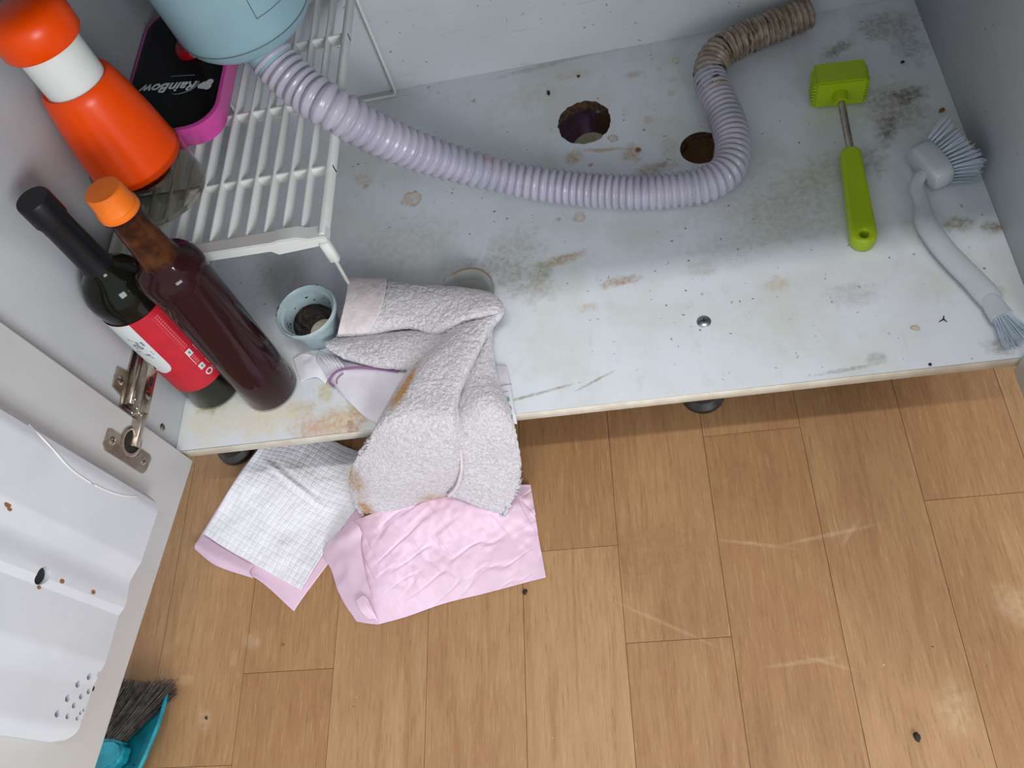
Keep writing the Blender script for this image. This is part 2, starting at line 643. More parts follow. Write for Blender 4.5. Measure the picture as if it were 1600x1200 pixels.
MAT['chop_white'] = M('milk white plastic', srgb(226, 230, 226), 0.35)
MAT['clear'] = M('clear plastic', srgb(226, 224, 216), 0.06, trans=1.0, ior=1.09, spec=0.3)
MAT['black_gloss'] = M('black gloss lid', srgb(14, 13, 14), 0.12, spec=0.2)
MAT['pink'] = M('magenta enamel', srgb(222, 80, 168), 0.35)
MAT['red'] = M('translucent red', srgb(130, 10, 16), 0.15, coat=0.4)
MAT['print_white'] = M('white print', srgb(210, 216, 218), 0.5)
MAT['print_grey'] = M('grey print', srgb(120, 126, 132), 0.5)
MAT['trap'] = M('pale blue plastic', srgb(144, 178, 187), 0.36, srgb(138, 170, 180), 14)
MAT['trap_line'] = M('seam shadow blue', srgb(84, 104, 112), 0.6)
MAT['hose'] = hose_material()
MAT['glass_dark'] = M('dark green glass', srgb(18, 19, 13), 0.08, spec=0.25)
MAT['capsule'] = M('black shrink capsule', srgb(24, 24, 28), 0.4, spec=0.25)
MAT['label_red'] = M('red paper label', srgb(196, 28, 48), 0.5, srgb(186, 24, 42), 40)
MAT['label_pale'] = M('red label print', srgb(222, 96, 104), 0.5)
MAT['brown_liquid'] = M('dark brown syrup glass', srgb(42, 18, 22), 0.08, spec=0.22)
MAT['amber'] = M('amber stained glass neck', srgb(112, 66, 38), 0.08, srgb(62, 36, 26), 50, trans=0.5, ior=1.2)
MAT['lime'] = M('lime green plastic', srgb(164, 188, 6), 0.36, spec=0.5)
MAT['brush'] = M('grey white brush plastic', srgb(186, 192, 197), 0.28)
MAT['bristle'] = M('pale blue bristle', srgb(196, 208, 220), 0.5)
MAT['cup'] = M('pale grey blue plastic', srgb(168, 186, 191), 0.4, srgb(158, 175, 180), 60)
MAT['muck'] = M('black food sludge', srgb(20, 15, 13), 0.5, srgb(52, 40, 31), 120, (160, 1.0, 0.004))
MAT['cup_floor'] = M('stained cream plastic', srgb(206, 206, 186), 0.45, srgb(186, 182, 150), 90)
MAT['towel'] = towel_material()
MAT['hem'] = M('woven hem', srgb(222, 212, 212), 0.85, srgb(206, 196, 198), 60, (260, 0.5, 0.0012))
MAT['cloth'] = M('smooth white fabric', srgb(220, 216, 224), 0.8, srgb(210, 206, 214), 25)
MAT['purple'] = M('purple piping', srgb(140, 96, 140), 0.8)
MAT['green_print'] = M('green print', srgb(76, 160, 104), 0.6)
MAT['pad_white'] = M('white quilted paper', srgb(236, 235, 240), 0.9, srgb(228, 226, 232), 30)
MAT['pad_pink'] = M('pink plastic film', srgb(234, 202, 224), 0.42, srgb(226, 194, 212), 20)
MAT['teal'] = M('teal plastic', srgb(26, 150, 166), 0.4, srgb(20, 122, 138), 40)
MAT['broom'] = M('grey brown broom bristle', srgb(92, 82, 74), 0.7, srgb(58, 50, 46), 120)
MAT['bag'] = M('purple plastic film', srgb(150, 110, 150), 0.35, srgb(110, 74, 104), 60)
MAT['crumb_dark'] = M('black crumb', srgb(38, 30, 26), 0.8)
MAT['crumb_tan'] = M('tan crumb', srgb(146, 92, 48), 0.8)
MAT['crumb_pale'] = M('pale seed husk', srgb(196, 184, 160), 0.7)
MAT['stone'] = M('grey worktop stone', srgb(150, 148, 144), 0.3, srgb(132, 130, 128), 90)
tf = NT('thin pink film')
tf.set(col=srgb(236, 206, 226), rough=0.35, trans=0.25, ior=1.05)
MAT['film'] = tf.m
cl2 = NT('cloudy clear plastic')
cl2.set(col=srgb(226, 226, 220), rough=0.15, trans=0.85, ior=1.15)
MAT['cloudy'] = cl2.m

# ------------------------------------------------------------------ floor of planks
floor_root = box('floor', (-0.75, -0.95, FZ - 0.02), (1.75, D + 0.25, FZ - 0.0015), MAT['sub'])
tag(floor_root, kind='structure')
X0, SP = 0.0497, 0.1192
joint = {0: -0.2430, 3: -0.1180, 4: -0.2348, 5: 0.0140, 7: -0.0950, -1: -0.347, 1: 0.21, 2: 0.33, 6: 0.27, 8: 0.18,
         -2: 0.05, -3: -0.2, 9: -0.3, 10: 0.0, 11: 0.2, 12: -0.1, -4: 0.1, -5: -.1, -6: .2}
unit = bmesh.new()
bm_box(unit, (0, 0, -0.0015), (1, 1, 0))
ume = bpy.data.meshes.new('plank')
unit.to_mesh(ume)
unit.free()
ume.materials.append(MAT['plank'])
for i in range(-6, 13):
    xa, xb = X0 + i * SP, X0 + (i + 1) * SP
    ys = [-0.95, joint[i] - 0.72, joint[i], joint[i] + 0.72, D + 0.25]
    ys = sorted(set(min(max(y, -0.95), D + 0.25) for y in ys))
    for a, b in zip(ys[:-1], ys[1:]):
        if b - a < 0.02:
            continue
        o = bpy.data.objects.new('plank', ume)
        COL.objects.link(o)
        o.parent = floor_root
        o.location = (xa + 0.0003, a + 0.0003, FZ)
        o.scale = (xb - xa - 0.0006, b - a - 0.0006, 1)

# ------------------------------------------------------------------ cabinet
cab = empty('sink_cabinet', (0, 0, 0))
tag(cab, 'white laminate sink cabinet with open doors and stained bottom board', 'cabinet')


def board_with_holes():
    cu = bpy.data.curves.new('bottom_panel', 'CURVE')
    cu.dimensions = '2D'
    cu.fill_mode = 'BOTH'
    cu.extrude = BT / 2

    def spl(pts):
        s = cu.splines.new('POLY')
        s.points.add(len(pts) - 1)
        for q, p_ in zip(s.points, pts):
            q.co = (p_[0], p_[1], 0, 1)
        s.use_cyclic_u = True
    spl([(0, 0.0012), (1, 0.0012), (1, D), (0, D)])
    rnd = random.Random(4)

    def hole(cx, cy, rx, ry, jag, n):
        spl([(cx + rx * (1 + rnd.uniform(-jag, jag)) * math.cos(2 * math.pi * k / n),
              cy + ry * (1 + rnd.uniform(-jag, jag)) * math.sin(2 * math.pi * k / n)) for k in range(n)])
    hole(0.5390, 0.4405, 0.0370, 0.0405, 0.035, 46)
    hole(0.6885, 0.3600, 0.0275, 0.0275, 0.008, 40)
    o = bpy.data.objects.new('bottom_panel_curve', cu)
    COL.objects.link(o)
    bpy.context.view_layer.update()
    dg = bpy.context.evaluated_depsgraph_get()
    me = bpy.data.meshes.new_from_object(o.evaluated_get(dg))
    bpy.data.objects.remove(o, do_unlink=True)
    for v in me.vertices:
        v.co.z -= BT / 2
    me.materials.clear()
    b = link('bottom_panel', me, MAT['shelf'], cab)
    me.materials.append(MAT['chip'])
    for p_ in me.polygons:
        c = p_.center
        if abs(p_.normal.z) < 0.5 and 0.02 < c.x < 0.98 and 0.02 < c.y < D - 0.02:
            p_.material_index = 1
    return b


bottom = board_with_holes()
tag(bottom, 'stained white bottom board with two drain holes')
box('edge_band', (0, 0, -BT - 0.0004), (1, 0.0011, -0.0004), MAT['edge'], bottom, 0.0004, 1)
CH = 0.74
box('side_panel', (-0.018, 0.0, -BT), (-0.0002, D, CH), MAT['side'], cab, 0.0006, 1)
box('side_panel', (1.0002, 0.0, -BT), (1.018, D, CH), MAT['side'], cab, 0.0006, 1)
box('back_panel', (-0.018, D + 0.0003, -BT), (1.018, D + 0.012, CH), MAT['wall'], cab)
box('front_rail', (0.0, 0.0, CH - 0.06), (1.0, 0.018, CH), MAT['wall'], cab, 0.0006, 1)


for px_ in (-0.017, 1.001):  # unseen boards added to keep side light from under the bottom panel
    box('light_blocker', (px_, 0.13, FZ + 0.0002), (px_ + 0.016, D - 0.001, -BT - 0.0006), MAT['side'], cab)
wb = box('wall_back', (-0.75, D + 0.035, FZ), (1.75, D + 0.08, 1.6), MAT['wall'])
tag(wb, kind='structure')


def add_leg(x, y):
    z0, z1 = FZ, -BT
    lg = lathe('leg', [(0.0, z0), (0.026, z0), (0.0275, z0 + 0.003), (0.027, z0 + 0.010), (0.020, z0 + 0.016), (0.019, z0 + 0.05),
                       (0.023, z0 + 0.052), (0.023, z1 - 0.012), (0.029, z1 - 0.010), (0.029, z1 - 0.0002), (0.0, z1 - 0.0002)],
               MAT['black_plastic'], cab, 28)
    lg.location = (x, y, 0)
    return lg


for lx, ly in [(0.6525, 0.072), (-0.004, 0.070), (0.99, 0.22), (0.0, D - 0.06), (0.66, D - 0.06), (0.99, D - 0.06)]:
    add_leg(lx, ly)

# bolt head in the board
blt = lathe('bolt', [(0.0, 0.0026), (0.003, 0.0025), (0.0062, 0.0016), (0.0080, 0.0004), (0.0082, 0.0002)], MAT['bolt'], cab, 28)
blt.location = (0.6578, 0.0935, 0.0)
bm = bmesh.new()
bm_box(bm, (-0.0032, -0.0006, 0.0022), (0.0032, 0.0006, 0.0029))
bm_box(bm, (-0.0006, -0.0032, 0.0022), (0.0006, 0.0032, 0.0029))
frombm('screw_cross', bm, MAT['dark'], blt)

# left door: inner face from A along dvec
A = Vector((0.0131, -0.0045, -0.02))
dvec = Vector((-0.1454, -0.9894, 0)).normalized()
nvec = Vector((0.9894, -0.1454, 0)).normalized()
DM = Matrix(((dvec.x, nvec.x, 0, A.x), (dvec.y, nvec.y, 0, A.y), (0, 0, 1, 0), (0, 0, 0, 1)))  # (u, w, z)
DMr = DM.copy()
door = box('door', (0.0, -0.018, -0.02), (0.485, 0.0, 0.715), MAT['door'], cab, 0.0012, 2, xf=DM)
door_r = box('door', (0.969, -0.485, -0.02), (0.987, -0.003, 0.715), MAT['door'], cab, 0.0012, 2)


# ------------------------------------------------------------------ concealed hinge
def screw(parent, pos, axis, r=0.0042):
    q = Vector((0, 0, 1)).rotation_difference(Vector(axis)).to_matrix().to_4x4()
    xf = Matrix.Translation(pos) @ q
    s = lathe('screw', [(0.0, 0.0012), (r * 0.7, 0.0010), (r, 0.0)], MAT['steel'], parent, 14, xf=xf)
    b = bmesh.new()
    bm_box(b, (-r * 0.55, -0.0004, 0.0009), (r * 0.55, 0.0004, 0.0015), xf)
    bm_box(b, (-0.0004, -r * 0.55, 0.0009), (0.0004, r * 0.55, 0.0015), xf)
    bmesh.ops.recalc_face_normals(b, faces=b.faces)
    b.to_mesh(s.data) if False else None
    me2 = bpy.data.meshes.new('cross')
    b.to_mesh(me2)
    b.free()
    # join the dark cross as a second material
    bmj = bmesh.new()
    bmj.from_mesh(s.data)
    nf = len(bmj.faces)
    bmj.from_mesh(me2)
    bmj.faces.ensure_lookup_table()
    for f in list(bmj.faces)[nf:]:
        f.material_index = 1
    bmj.to_mesh(s.data)
    bmj.free()
    bpy.data.meshes.remove(me2)
    s.data.materials.append(MAT['dark'])
    return s


hz = 0.104
hinge = empty('hinge', (0, 0, 0))
hinge.parent = cab
# wall plate
bm = bmesh.new()
outline = [(0.022, hz - 0.030), (0.046, hz - 0.030), (0.050, hz - 0.014), (0.078, hz - 0.013), (0.078, hz + 0.013),
           (0.050, hz + 0.014), (0.046, hz + 0.032), (0.022, hz + 0.032), (0.018, hz + 0.015), (0.006, hz + 0.013), (0.006, hz - 0.013), (0.018, hz - 0.014)]
vs0 = [bm.verts.new((0.0, y, z)) for y, z in outline]
f = bm.faces.new(vs0)
r_ = bmesh.ops.extrude_face_region(bm, geom=[f])
for v in r_['geom']:
    if isinstance(v, bmesh.types.BMVert):
        v.co.x += 0.0022
frombm('wall_plate', bm, MAT['steel'], hinge)
screw(hinge, (0.0022, 0.034, hz + 0.023), (1, 0, 0), 0.0055)
screw(hinge, (0.0022, 0.034, hz - 0.023), (1, 0, 0), 0.0055)
box('channel', (0.0022, 0.010, hz - 0.0105), (0.012, 0.080, hz + 0.0105), MAT['steel'], hinge, 0.001, 1)
box('arm', (0.012, -0.004, hz - 0.0085), (0.024, 0.076, hz + 0.0085), MAT['steel'], hinge, 0.0015, 2)
box('slot', (0.0238, 0.036, hz - 0.003), (0.0246, 0.047, hz + 0.003), MAT['dark'], hinge)
screw(hinge, (0.024, 0.060, hz), (1, 0, 0), 0.0052)
screw(hinge, (0.024, 0.024, hz), (1, 0, 0), 0.0052)
for yy, xx in ((0.016, 0.014), (0.004, 0.019), (-0.001, 0.014)):
    lathe('rivet', [(0, 0.0012), (0.0016, 0.001), (0.0022, 0)], MAT['steel'], hinge, 10,
          xf=Matrix.Translation((xx, yy, hz + 0.0086)))
# link from arm to the cup on the door
cup_u = 0.030
ce = DM @ Vector((cup_u, 0.004, hz - 0.006))
st = Vector((0.019, -0.002, hz))
dd = (ce - st)
xf = Matrix.Translation((st + ce) / 2) @ Vector((0, 1, 0)).rotation_difference(dd).to_matrix().to_4x4()
box('link', (-0.004, -dd.length / 2 - 0.004, -0.0075), (0.004, dd.length / 2 + 0.002, 0.0075), MAT['steel'], hinge, 0.0012, 2, xf=xf)
# door flange with its cup
bm = bmesh.new()
prof = [(0.030, 0.058), (0.046, 0.060), (0.051, 0.064), (0.051, 0.132), (0.046, 0.137), (0.029, 0.138), (0.027, 0.134), (0.027, 0.117),
        (0.035, 0.114), (0.041, 0.106), (0.043, 0.098), (0.041, 0.089), (0.035, 0.081), (0.027, 0.078), (0.027, 0.062)]
v0 = [bm.verts.new(DM @ Vector((u, 0.0, z))) for u, z in prof]
f = bm.faces.new(v0)
r_ = bmesh.ops.extrude_face_region(bm, geom=[f])
for v in r_['geom']:
    if isinstance(v, bmesh.types.BMVert):
        v.co += nvec * 0.0024
frombm('door_flange', bm, MAT['steel'], hinge)
lathe('cup', [(0.0175, 0.0022), (0.0175, 0.0008), (0.0145, 0.0008), (0.0135, 0.0026), (0.0155, 0.0030), (0.0175, 0.0022)], MAT['steel'], hinge, 28,
      xf=DM @ Matrix.Translation((0.026, 0, 0.098)) @ Matrix.Rotation(-math.pi / 2, 4, 'X'))
lathe('cup_shade', [(0.0, 0.0010), (0.0145, 0.0010)], MAT['dark'], hinge, 24,  # near-black disc standing for the shade inside the cup
      xf=DM @ Matrix.Translation((0.026, 0, 0.098)) @ Matrix.Rotation(-math.pi / 2, 4, 'X'))
screw(hinge, DM @ Vector((0.038, 0.0024, 0.127)), nvec, 0.005)
screw(hinge, DM @ Vector((0.038, 0.0024, 0.070)), nvec, 0.005)
# cam screw in the side panel
screw(cab, (0.0, 0.018, 0.034), (1, 0, 0), 0.0055)

# ------------------------------------------------------------------ knife holder on the door
kr = empty('knife_holder', DM @ Vector((0.2, 0, 0.05)))
tag(kr, 'white moulded plastic knife holder with drain holes on the left door', 'knife holder')


def kw(u):
    us = [0.076, 0.083, 0.092, 0.150, 0.160, 0.170, 0.176, 0.192, 0.200, 0.208, 0.216, 0.256, 0.268, 0.280, 0.322, 0.331, 0.336]
    ws = [0.020, 0.029, 0.032, 0.032, 0.029, 0.0265, 0.0265, 0.030, 0.0300, 0.0262, 0.0268, 0.0290, 0.0262, 0.0240, 0.0240, 0.019, 0.010]
    return float(np.interp(u, us, ws))


KZ0, KZ1 = 0.056, 0.42
Ki = kr.matrix_world.copy()
Kloc = Matrix.Translation(-(DM @ Vector((0.2, 0, 0.05)))) @ DM
us = np.unique(np.concatenate([np.linspace(0.076, 0.336, 66), [0.083, 0.092, 0.15, 0.17, 0.176]]))
cr_ = 0.016


def zlow(u):
    if u < 0.076 + cr_:
        return KZ0 + cr_ - math.sqrt(max(0, cr_ ** 2 - (0.076 + cr_ - u) ** 2))
    if u > 0.336 - cr_:
        return KZ0 + cr_ - math.sqrt(max(0, cr_ ** 2 - (u - 0.336 + cr_) ** 2))
    return KZ0


zs = [0, 0.012, 0.06, 0.15, 0.25, 1.0]
verts, faces = [], []
nz_ = 8
for u in us:
    z0 = zlow(u)
    for k in range(nz_):
        z = z0 + (KZ1 - z0) * k / (nz_ - 1)
        verts.append((u, kw(u), z))
    verts.append((u, 0.0006, KZ1))
    verts.append((u, 0.0006, z0))
row = nz_ + 2
for i in range(len(us) - 1):
    for k in range(row):
        k2 = (k + 1) % row
        faces.append((i * row + k, (i + 1) * row + k, (i + 1) * row + k2, i * row + k2))
faces.append(tuple(range(row)))
faces.append(tuple((len(us) - 1) * row + k for k in range(row))[::-1])
body = pydata('body', [Kloc @ Vector(v) for v in verts], faces, MAT['knife'], kr)
bmx = bmesh.new()
bmx.from_mesh(body.data)
bmesh.ops.remove_doubles(bmx, verts=bmx.verts, dist=1e-6)
bmesh.ops.recalc_face_normals(bmx, faces=bmx.faces)
bmx.to_mesh(body.data)
bmx.free()


def door_uz(px, py, w):
    d = Vector(ROT @ np.array([(px - 800) / F_PX, (600 - py) / F_PX, -1.0]))
    c = Vector(CAM)
    t_ = ((A + nvec * w - c).dot(nvec)) / d.dot(nvec)
    q = c + d * t_
    return (q - A).dot(dvec), q.z


holes = [(68, 900, 0.0085), (155, 1053, .0030), (140, 1057, .0034), (122, 1069, .0034), (153, 1077, .0028), (139, 1080, .0029), (127, 1088, .0030),
         (106, 1091, .0036), (116, 1102, .0030), (90, 1115, .0036), (106, 1119, .0029), (121, 1122, .0024), (126, 1114, .0020), (131, 1109, .0018),
         (136, 1105, .0017), (142, 1103, .0017), (135, 1127, .0016)]
cut = bmesh.new()
hole_uz = []
for px, py, r in holes:
    w = 0.026
    for _ in range(4):
        u, z = door_uz(px, py, w)
        w = kw(u)
    hole_uz.append((u, w, z, r))
    m = Kloc @ Matrix.Translation((u, w, z)) @ Matrix.Rotation(-math.pi / 2, 4, 'X')
    bmesh.ops.create_cone(cut, cap_ends=True, segments=20, radius1=r, radius2=r, depth=0.030, matrix=m)
bmesh.ops.recalc_face_normals(cut, faces=cut.faces)
cutter = frombm('cutter', cut, MAT['knife'])
cutter.location = kr.location
bpy.context.view_layer.update()
md = body.modifiers.new('b', 'BOOLEAN')
md.operation = 'DIFFERENCE'
md.object = cutter
md.solver = 'EXACT'
bpy.context.view_layer.update()
evaluated(body)
bpy.data.objects.remove(cutter, do_unlink=True)
sharp(body, 24)
for u, w, z, r in hole_uz:  # near-black discs set in the holes as their inner shade
    lathe('hole_shade', [(0.0, -0.0062), (r * 0.97, -0.0062)], MAT['dark'], kr, 16,
          xf=Kloc @ Matrix.Translation((u, w, z)) @ Matrix.Rotation(-math.pi / 2, 4, 'X'))
# moulded arc near the hinge side
arc = []
for px, py in [(52, 664), (68, 684), (88, 708), (110, 732), (138, 752), (166, 766), (192, 774), (214, 776)]:
    u, z = door_uz(px, py, 0.0318)
    arc.append(Kloc @ Vector((u, kw(u) - 0.0002, z)))
tube('moulded_arc', arc, 0.0011, MAT['white_plastic'], kr, 8, 40)
# rust coloured food spots
for px, py, r in [(94, 908, .0022), (63, 918, .0018), (143, 925, .0022), (8, 788, .0028), (12, 795, .002)]:
    u, z = door_uz(px, py, 0.028)
    lathe('stain_spot', [(0.0, 0.0005), (r, 0.0003)], MAT['crumb_tan'], kr, 9,
          xf=Kloc @ Matrix.Translation((u, kw(u), z)) @ Matrix.Rotation(-math.pi / 2, 4, 'X') @ Matrix.Diagonal((1, 1.5, 1, 1)))

# ------------------------------------------------------------------ worktop and sink above
box('worktop', (-0.05, -0.035, CH + 0.0005), (1.05, D + 0.03, CH + 0.035), MAT['stone'], None, 0.004, 2)
tag(bpy.data.objects['worktop'], 'grey stone worktop over the sink cabinet', 'worktop')
sb = bmesh.new()
bm_box(sb, (0.05, 0.09, 0.55), (0.55, 0.52, CH))
bmesh.ops.bevel(sb, geom=list(sb.edges), offset=0.03, segments=4, affect='EDGES')
sk = sharp(frombm('sink_bowl', sb, MAT['steel']), 50)
tag(sk, 'stainless steel sink bowl under the worktop', 'sink')

# ------------------------------------------------------------------ drain trap and hose
tc = P(394, 42, 0.27)
trap = empty('drain_trap', (tc.x, tc.y, 0.27))
tag(trap, 'pale blue plastic sink drain trap hanging over the rack', 'drain trap')
TR = 0.0795
lathe('body', [(0.0, 0.0), (0.052, 0.0), (0.062, 0.002), (0.070, 0.007), (0.0760, 0.014), (0.0785, 0.022), (TR, 0.0240), (TR - 0.0003, 0.0246),
               (TR, 0.0252), (0.0800, 0.03), (0.0830, 0.13), (0.084, 0.20), (0.084, 0.279), (0.07, 0.279)], MAT['trap'], trap, 64, ang=30)
lathe('seam', [(TR + 0.0004, 0.0238), (TR + 0.0006, 0.0244), (TR + 0.0004, 0.0250)], MAT['trap_line'], trap, 64)
hp = [(423, 88, .262), (440, 108, .250), (475, 140, .232), (520, 170, .214), (580, 205, .172), (645, 234, .120), (715, 257, .074), (790, 277, .040),
      (860, 290, .027), (930, 298, .0235), (1000, 301, .0235), (1060, 297, .0235), (1108, 286, .0235), (1137, 264, .0235), (1145, 228, .0235),
      (1136, 188, .0235), (1120, 150, .0235), (1109, 114, .0235), (1122, 84, .0235), (1158, 63, .0235), (1205, 43, .0235), (1264, 18, .0255)]
hpts = [P(*q) for q in hp]
tube('outlet', [hpts[0] + Vector((-0.012, 0.012, 0.016)) - trap.location, hpts[0] - trap.location, hpts[1] * 0.6 + hpts[0] * 0.4 - trap.location],
     0.0250, MAT['trap'], trap, 24)
# embossed rectangle on the side of the trap
for zz in (0.055, 0.155):
    lathe('emboss_line', [(0.0812 + (zz - .055) * .03, zz), (0.0817 + (zz - .055) * .05, zz + 0.0008)], MAT['trap_line'], trap, 12, a0=-58, a1=-34)
for aa in (-58, -34):
    lathe('emboss_line', [(0.0814, 0.055), (0.0847, 0.155)], MAT['trap_line'], trap, 1, a0=aa, a1=aa + 0.7)

# corrugated hose
path = cr(np.array([tuple(q) for q in hpts]), 1500)
# gentle sag of ring spacing by arc length
seg_l = np.linalg.norm(np.diff(path, axis=0), axis=1)
s_arc = np.concatenate([[0], np.cumsum(seg_l)])
L = s_arc[-1]
pitch = 0.0083
nr = int(L / pitch) * 8
ss = np.linspace(0, L, nr)
cen = np.stack([np.interp(ss, s_arc, path[:, k]) for k in range(3)], 1)
tg = np.gradient(cen, axis=0)
for _ in range(3):
    tg = (np.vstack([tg[:1], tg[:-1]]) + tg + np.vstack([tg[1:], tg[-1:]])) / 3
tg /= np.linalg.norm(tg, axis=1)[:, None]
lp = np.interp(ss / L, [0, 0.08, 0.16, 0.34, 0.46, 1.0], [0.0100, 0.0120, 0.0128, 0.0124, 0.0090, 0.0080])
ph = np.cumsum(np.gradient(ss) / lp) % 1.0
prof_r = np.where(ph < 0.84, np.sin(np.clip(ph / 0.84, 0, 1) * math.pi) ** 0.38, 0.0)
rad = 0.0182 + 0.0040 * prof_r + 0.0008 * np.exp(-((ph - 0.42) / 0.06) ** 2)
rad = rad * np.interp(ss / L, [0, 0.05, 0.22, 0.35, 1], [1.18, 1.18, 1.10, 1.0, 1.0])
SEG = 36
verts = []
for i in range(nr):
    t_ = tg[i]
    s_ = np.cross(t_, [0, 0, 1.0])
    s_ /= np.linalg.norm(s_)
    u_ = np.cross(s_, t_)
    a_ = np.arange(SEG) * 2 * math.pi / SEG
    verts.append(cen[i] + rad[i] * (np.cos(a_)[:, None] * s_ + np.sin(a_)[:, None] * u_))
inner = []
for i in (nr - 1, nr - 30):
    t_ = tg[i]
    s_ = np.cross(t_, [0, 0, 1.0]); s_ /= np.linalg.norm(s_)
    u_ = np.cross(s_, t_)
    a_ = np.arange(SEG) * 2 * math.pi / SEG
    verts.append(cen[i] + 0.0168 * (np.cos(a_)[:, None] * s_ + np.sin(a_)[:, None] * u_))
V = np.vstack(verts)
nring = nr + 2
idx = np.arange(nring * SEG).reshape(nring, SEG)
q = np.stack([idx[:-1], np.roll(idx, -1, 1)[:-1], np.roll(idx, -1, 1)[1:], idx[1:]], -1).reshape(-1, 4)
me = bpy.data.meshes.new('drain_hose')
me.from_pydata(V.tolist(), [], q.tolist())
uvl = me.uv_layers.new(name='UVMap')
ring_of = np.minimum(np.arange(nring), nr - 1) / (nr - 1)
vi = np.empty(len(me.loops), dtype=np.int32)
me.loops.foreach_get('vertex_index', vi)
uvs = np.stack([ring_of[vi // SEG], (vi % SEG) / SEG], 1).astype(np.float32)
uvl.data.foreach_set('uv', uvs.ravel())
hose = link('drain_hose', me, MAT['hose'])
me.polygons.foreach_set('use_smooth', np.ones(len(me.polygons), dtype=bool))
tag(hose, 'lavender corrugated drain hose with a dirty beige end across the shelf', 'hose')

# ------------------------------------------------------------------ dish rack
rack = empty('dish_rack', (0.13, 0.34, 0))
tag(rack, 'white slatted plastic rack shelf standing on thin wire legs', 'rack')
ro = Vector((0.13, 0.34, 0))


def rbox(name, lo_, hi_, mat='white_plastic', bev=0.0008):
    return box(name, Vector(lo_) - ro, Vector(hi_) - ro, MAT[mat], rack, bev, 1)


XL, XR, YF, YB = 0.006, 0.2655, 0.1385, 0.5600
for i in range(11):
    x = 0.2385 - 0.0217 * i
    rbox('slat', (x - 0.0018, YF + 0.018, RZ - 0.012), (x + 0.0018, YB, RZ + 0.003))
for y in (0.2420, 0.3525, 0.4630):
    rbox('crossbar', (XL, y - 0.0022, RZ - 0.013), (XR, y + 0.0022, RZ + 0.001))
rbox('side_bar', (XR - 0.006, YF + 0.004, RZ - 0.012), (XR, YB, RZ + 0.004))
rbox('side_bar', (XL - 0.003, YF + 0.004, RZ - 0.012), (XL + 0.003, YB, RZ + 0.004))
rbox('rear_bar', (XL, YB - 0.005, RZ - 0.012), (XR, YB, RZ + 0.004))
# front bar: deeper towards the right corner
bm = bmesh.new()
pr_ = [(XL, RZ + 0.004), (0.208, RZ + 0.004), (0.212, RZ + 0.006), (0.236, RZ + 0.006), (0.246, RZ + 0.001), (XR, RZ + 0.002), (XR + 0.001, RZ - 0.012),
       (0.205, RZ - 0.017), (0.199, RZ - 0.010), (XL, RZ - 0.010)]
vv = [bm.verts.new(Vector((x, YF, z)) - ro) for x, z in pr_]
f = bm.faces.new(vv)
r_ = bmesh.ops.extrude_face_region(bm, geom=[f])
for v in r_['geom']:
    if isinstance(v, bmesh.types.BMVert):
        v.co.y += 0.018 if v.co.x > 0 else 0.014
bmesh.ops.recalc_face_normals(bm, faces=bm.faces)
bmesh.ops.bevel(bm, geom=list(bm.edges), offset=0.0012, segments=2, affect='EDGES')
sharp(frombm('front_bar', bm, MAT['white_plastic'], rack), 50)
rbox('leg_socket', (XR - 0.010, YF - 0.004, RZ - 0.040), (XR + 0.002, YF + 0.006, RZ - 0.006), bev=0.002)
rbox('leg_socket', (XL - 0.003, YF + 0.000, RZ - 0.040), (XL + 0.009, YF + 0.006, RZ - 0.006), bev=0.002)
for y in (YB,):
    pts = [(XR - 0.004, y, RZ - 0.02), (XR - 0.004, y, 0.10), (XR - 0.004, y, 0.010), (XR - 0.008, y, 0.0026), (XR - 0.03, y, 0.0024), (0.14, y, 0.0024), (XL + 0.03, y, 0.0024),
           (XL + 0.008, y, 0.0026), (XL + 0.003, y, 0.010), (XL + 0.003, y, 0.10), (XL + 0.003, y, RZ - 0.02)]
    tube('leg', [Vector(p_) - ro for p_ in pts], 0.0023, MAT['wire'], rack, 10, up=(0, 1, 0.01))
foot = P(550, 452, 0.0024)
tube('leg', [Vector((XR - 0.004, YF + 0.001, RZ - 0.03)) - ro, foot - ro], 0.0023, MAT['wire'], rack, 10)
tube('leg', [Vector((XL + 0.003, YF + 0.003, RZ - 0.03)) - ro, Vector((XL + 0.003, foot.y, 0.0024)) - ro], 0.0023, MAT['wire'], rack, 10)


def axis_empty(name, base, top):
    base = Vector(base)
    d_ = (Vector(top) - base).normalized()
    return empty(name, base, Vector((0, 0, 1)).rotation_difference(d_))


# ------------------------------------------------------------------ hand chopper
ch = axis_empty('hand_chopper', (0.0590, 0.2375, RZ + 0.0045), (0.0548, 0.2532, 0.4))
tag(ch, 'orange and white push-top food chopper with clear cup on the rack', 'chopper')
lathe('clear_cup', [(0.0, 0.0), (0.052, 0.0), (0.0545, 0.004), (0.0535, 0.060), (0.0518, 0.060), (0.0515, 0.006), (0.0, 0.004)], MAT['clear'], ch, 56)
lathe('body', [(0.0, 0.052), (0.0505, 0.052), (0.0520, 0.0545), (0.0520, 0.060), (0.0512, 0.066), (0.0485, 0.095), (0.0445, 0.125), (0.0405, 0.148), (0.0385, 0.156), (0.0350, 0.160),
               (0.0335, 0.158), (0.0, 0.156)], MAT['orange'], ch, 56)
lathe('collar', [(0.0, 0.150), (0.0318, 0.150), (0.0318, 0.225), (0.0, 0.225)], MAT['chop_white'], ch, 48)
lathe('push_cap', [(0.0, 0.205), (0.0385, 0.205), (0.0405, 0.208), (0.0410, 0.224), (0.0395, 0.233), (0.0340, 0.240), (0.0200, 0.2435), (0.0, 0.2445)], MAT['orange'], ch, 48, ang=50)
lathe('blade_disc', [(0.0, 0.030), (0.030, 0.030), (0.030, 0.034), (0.0, 0.036)], MAT['steel'], ch, 24)

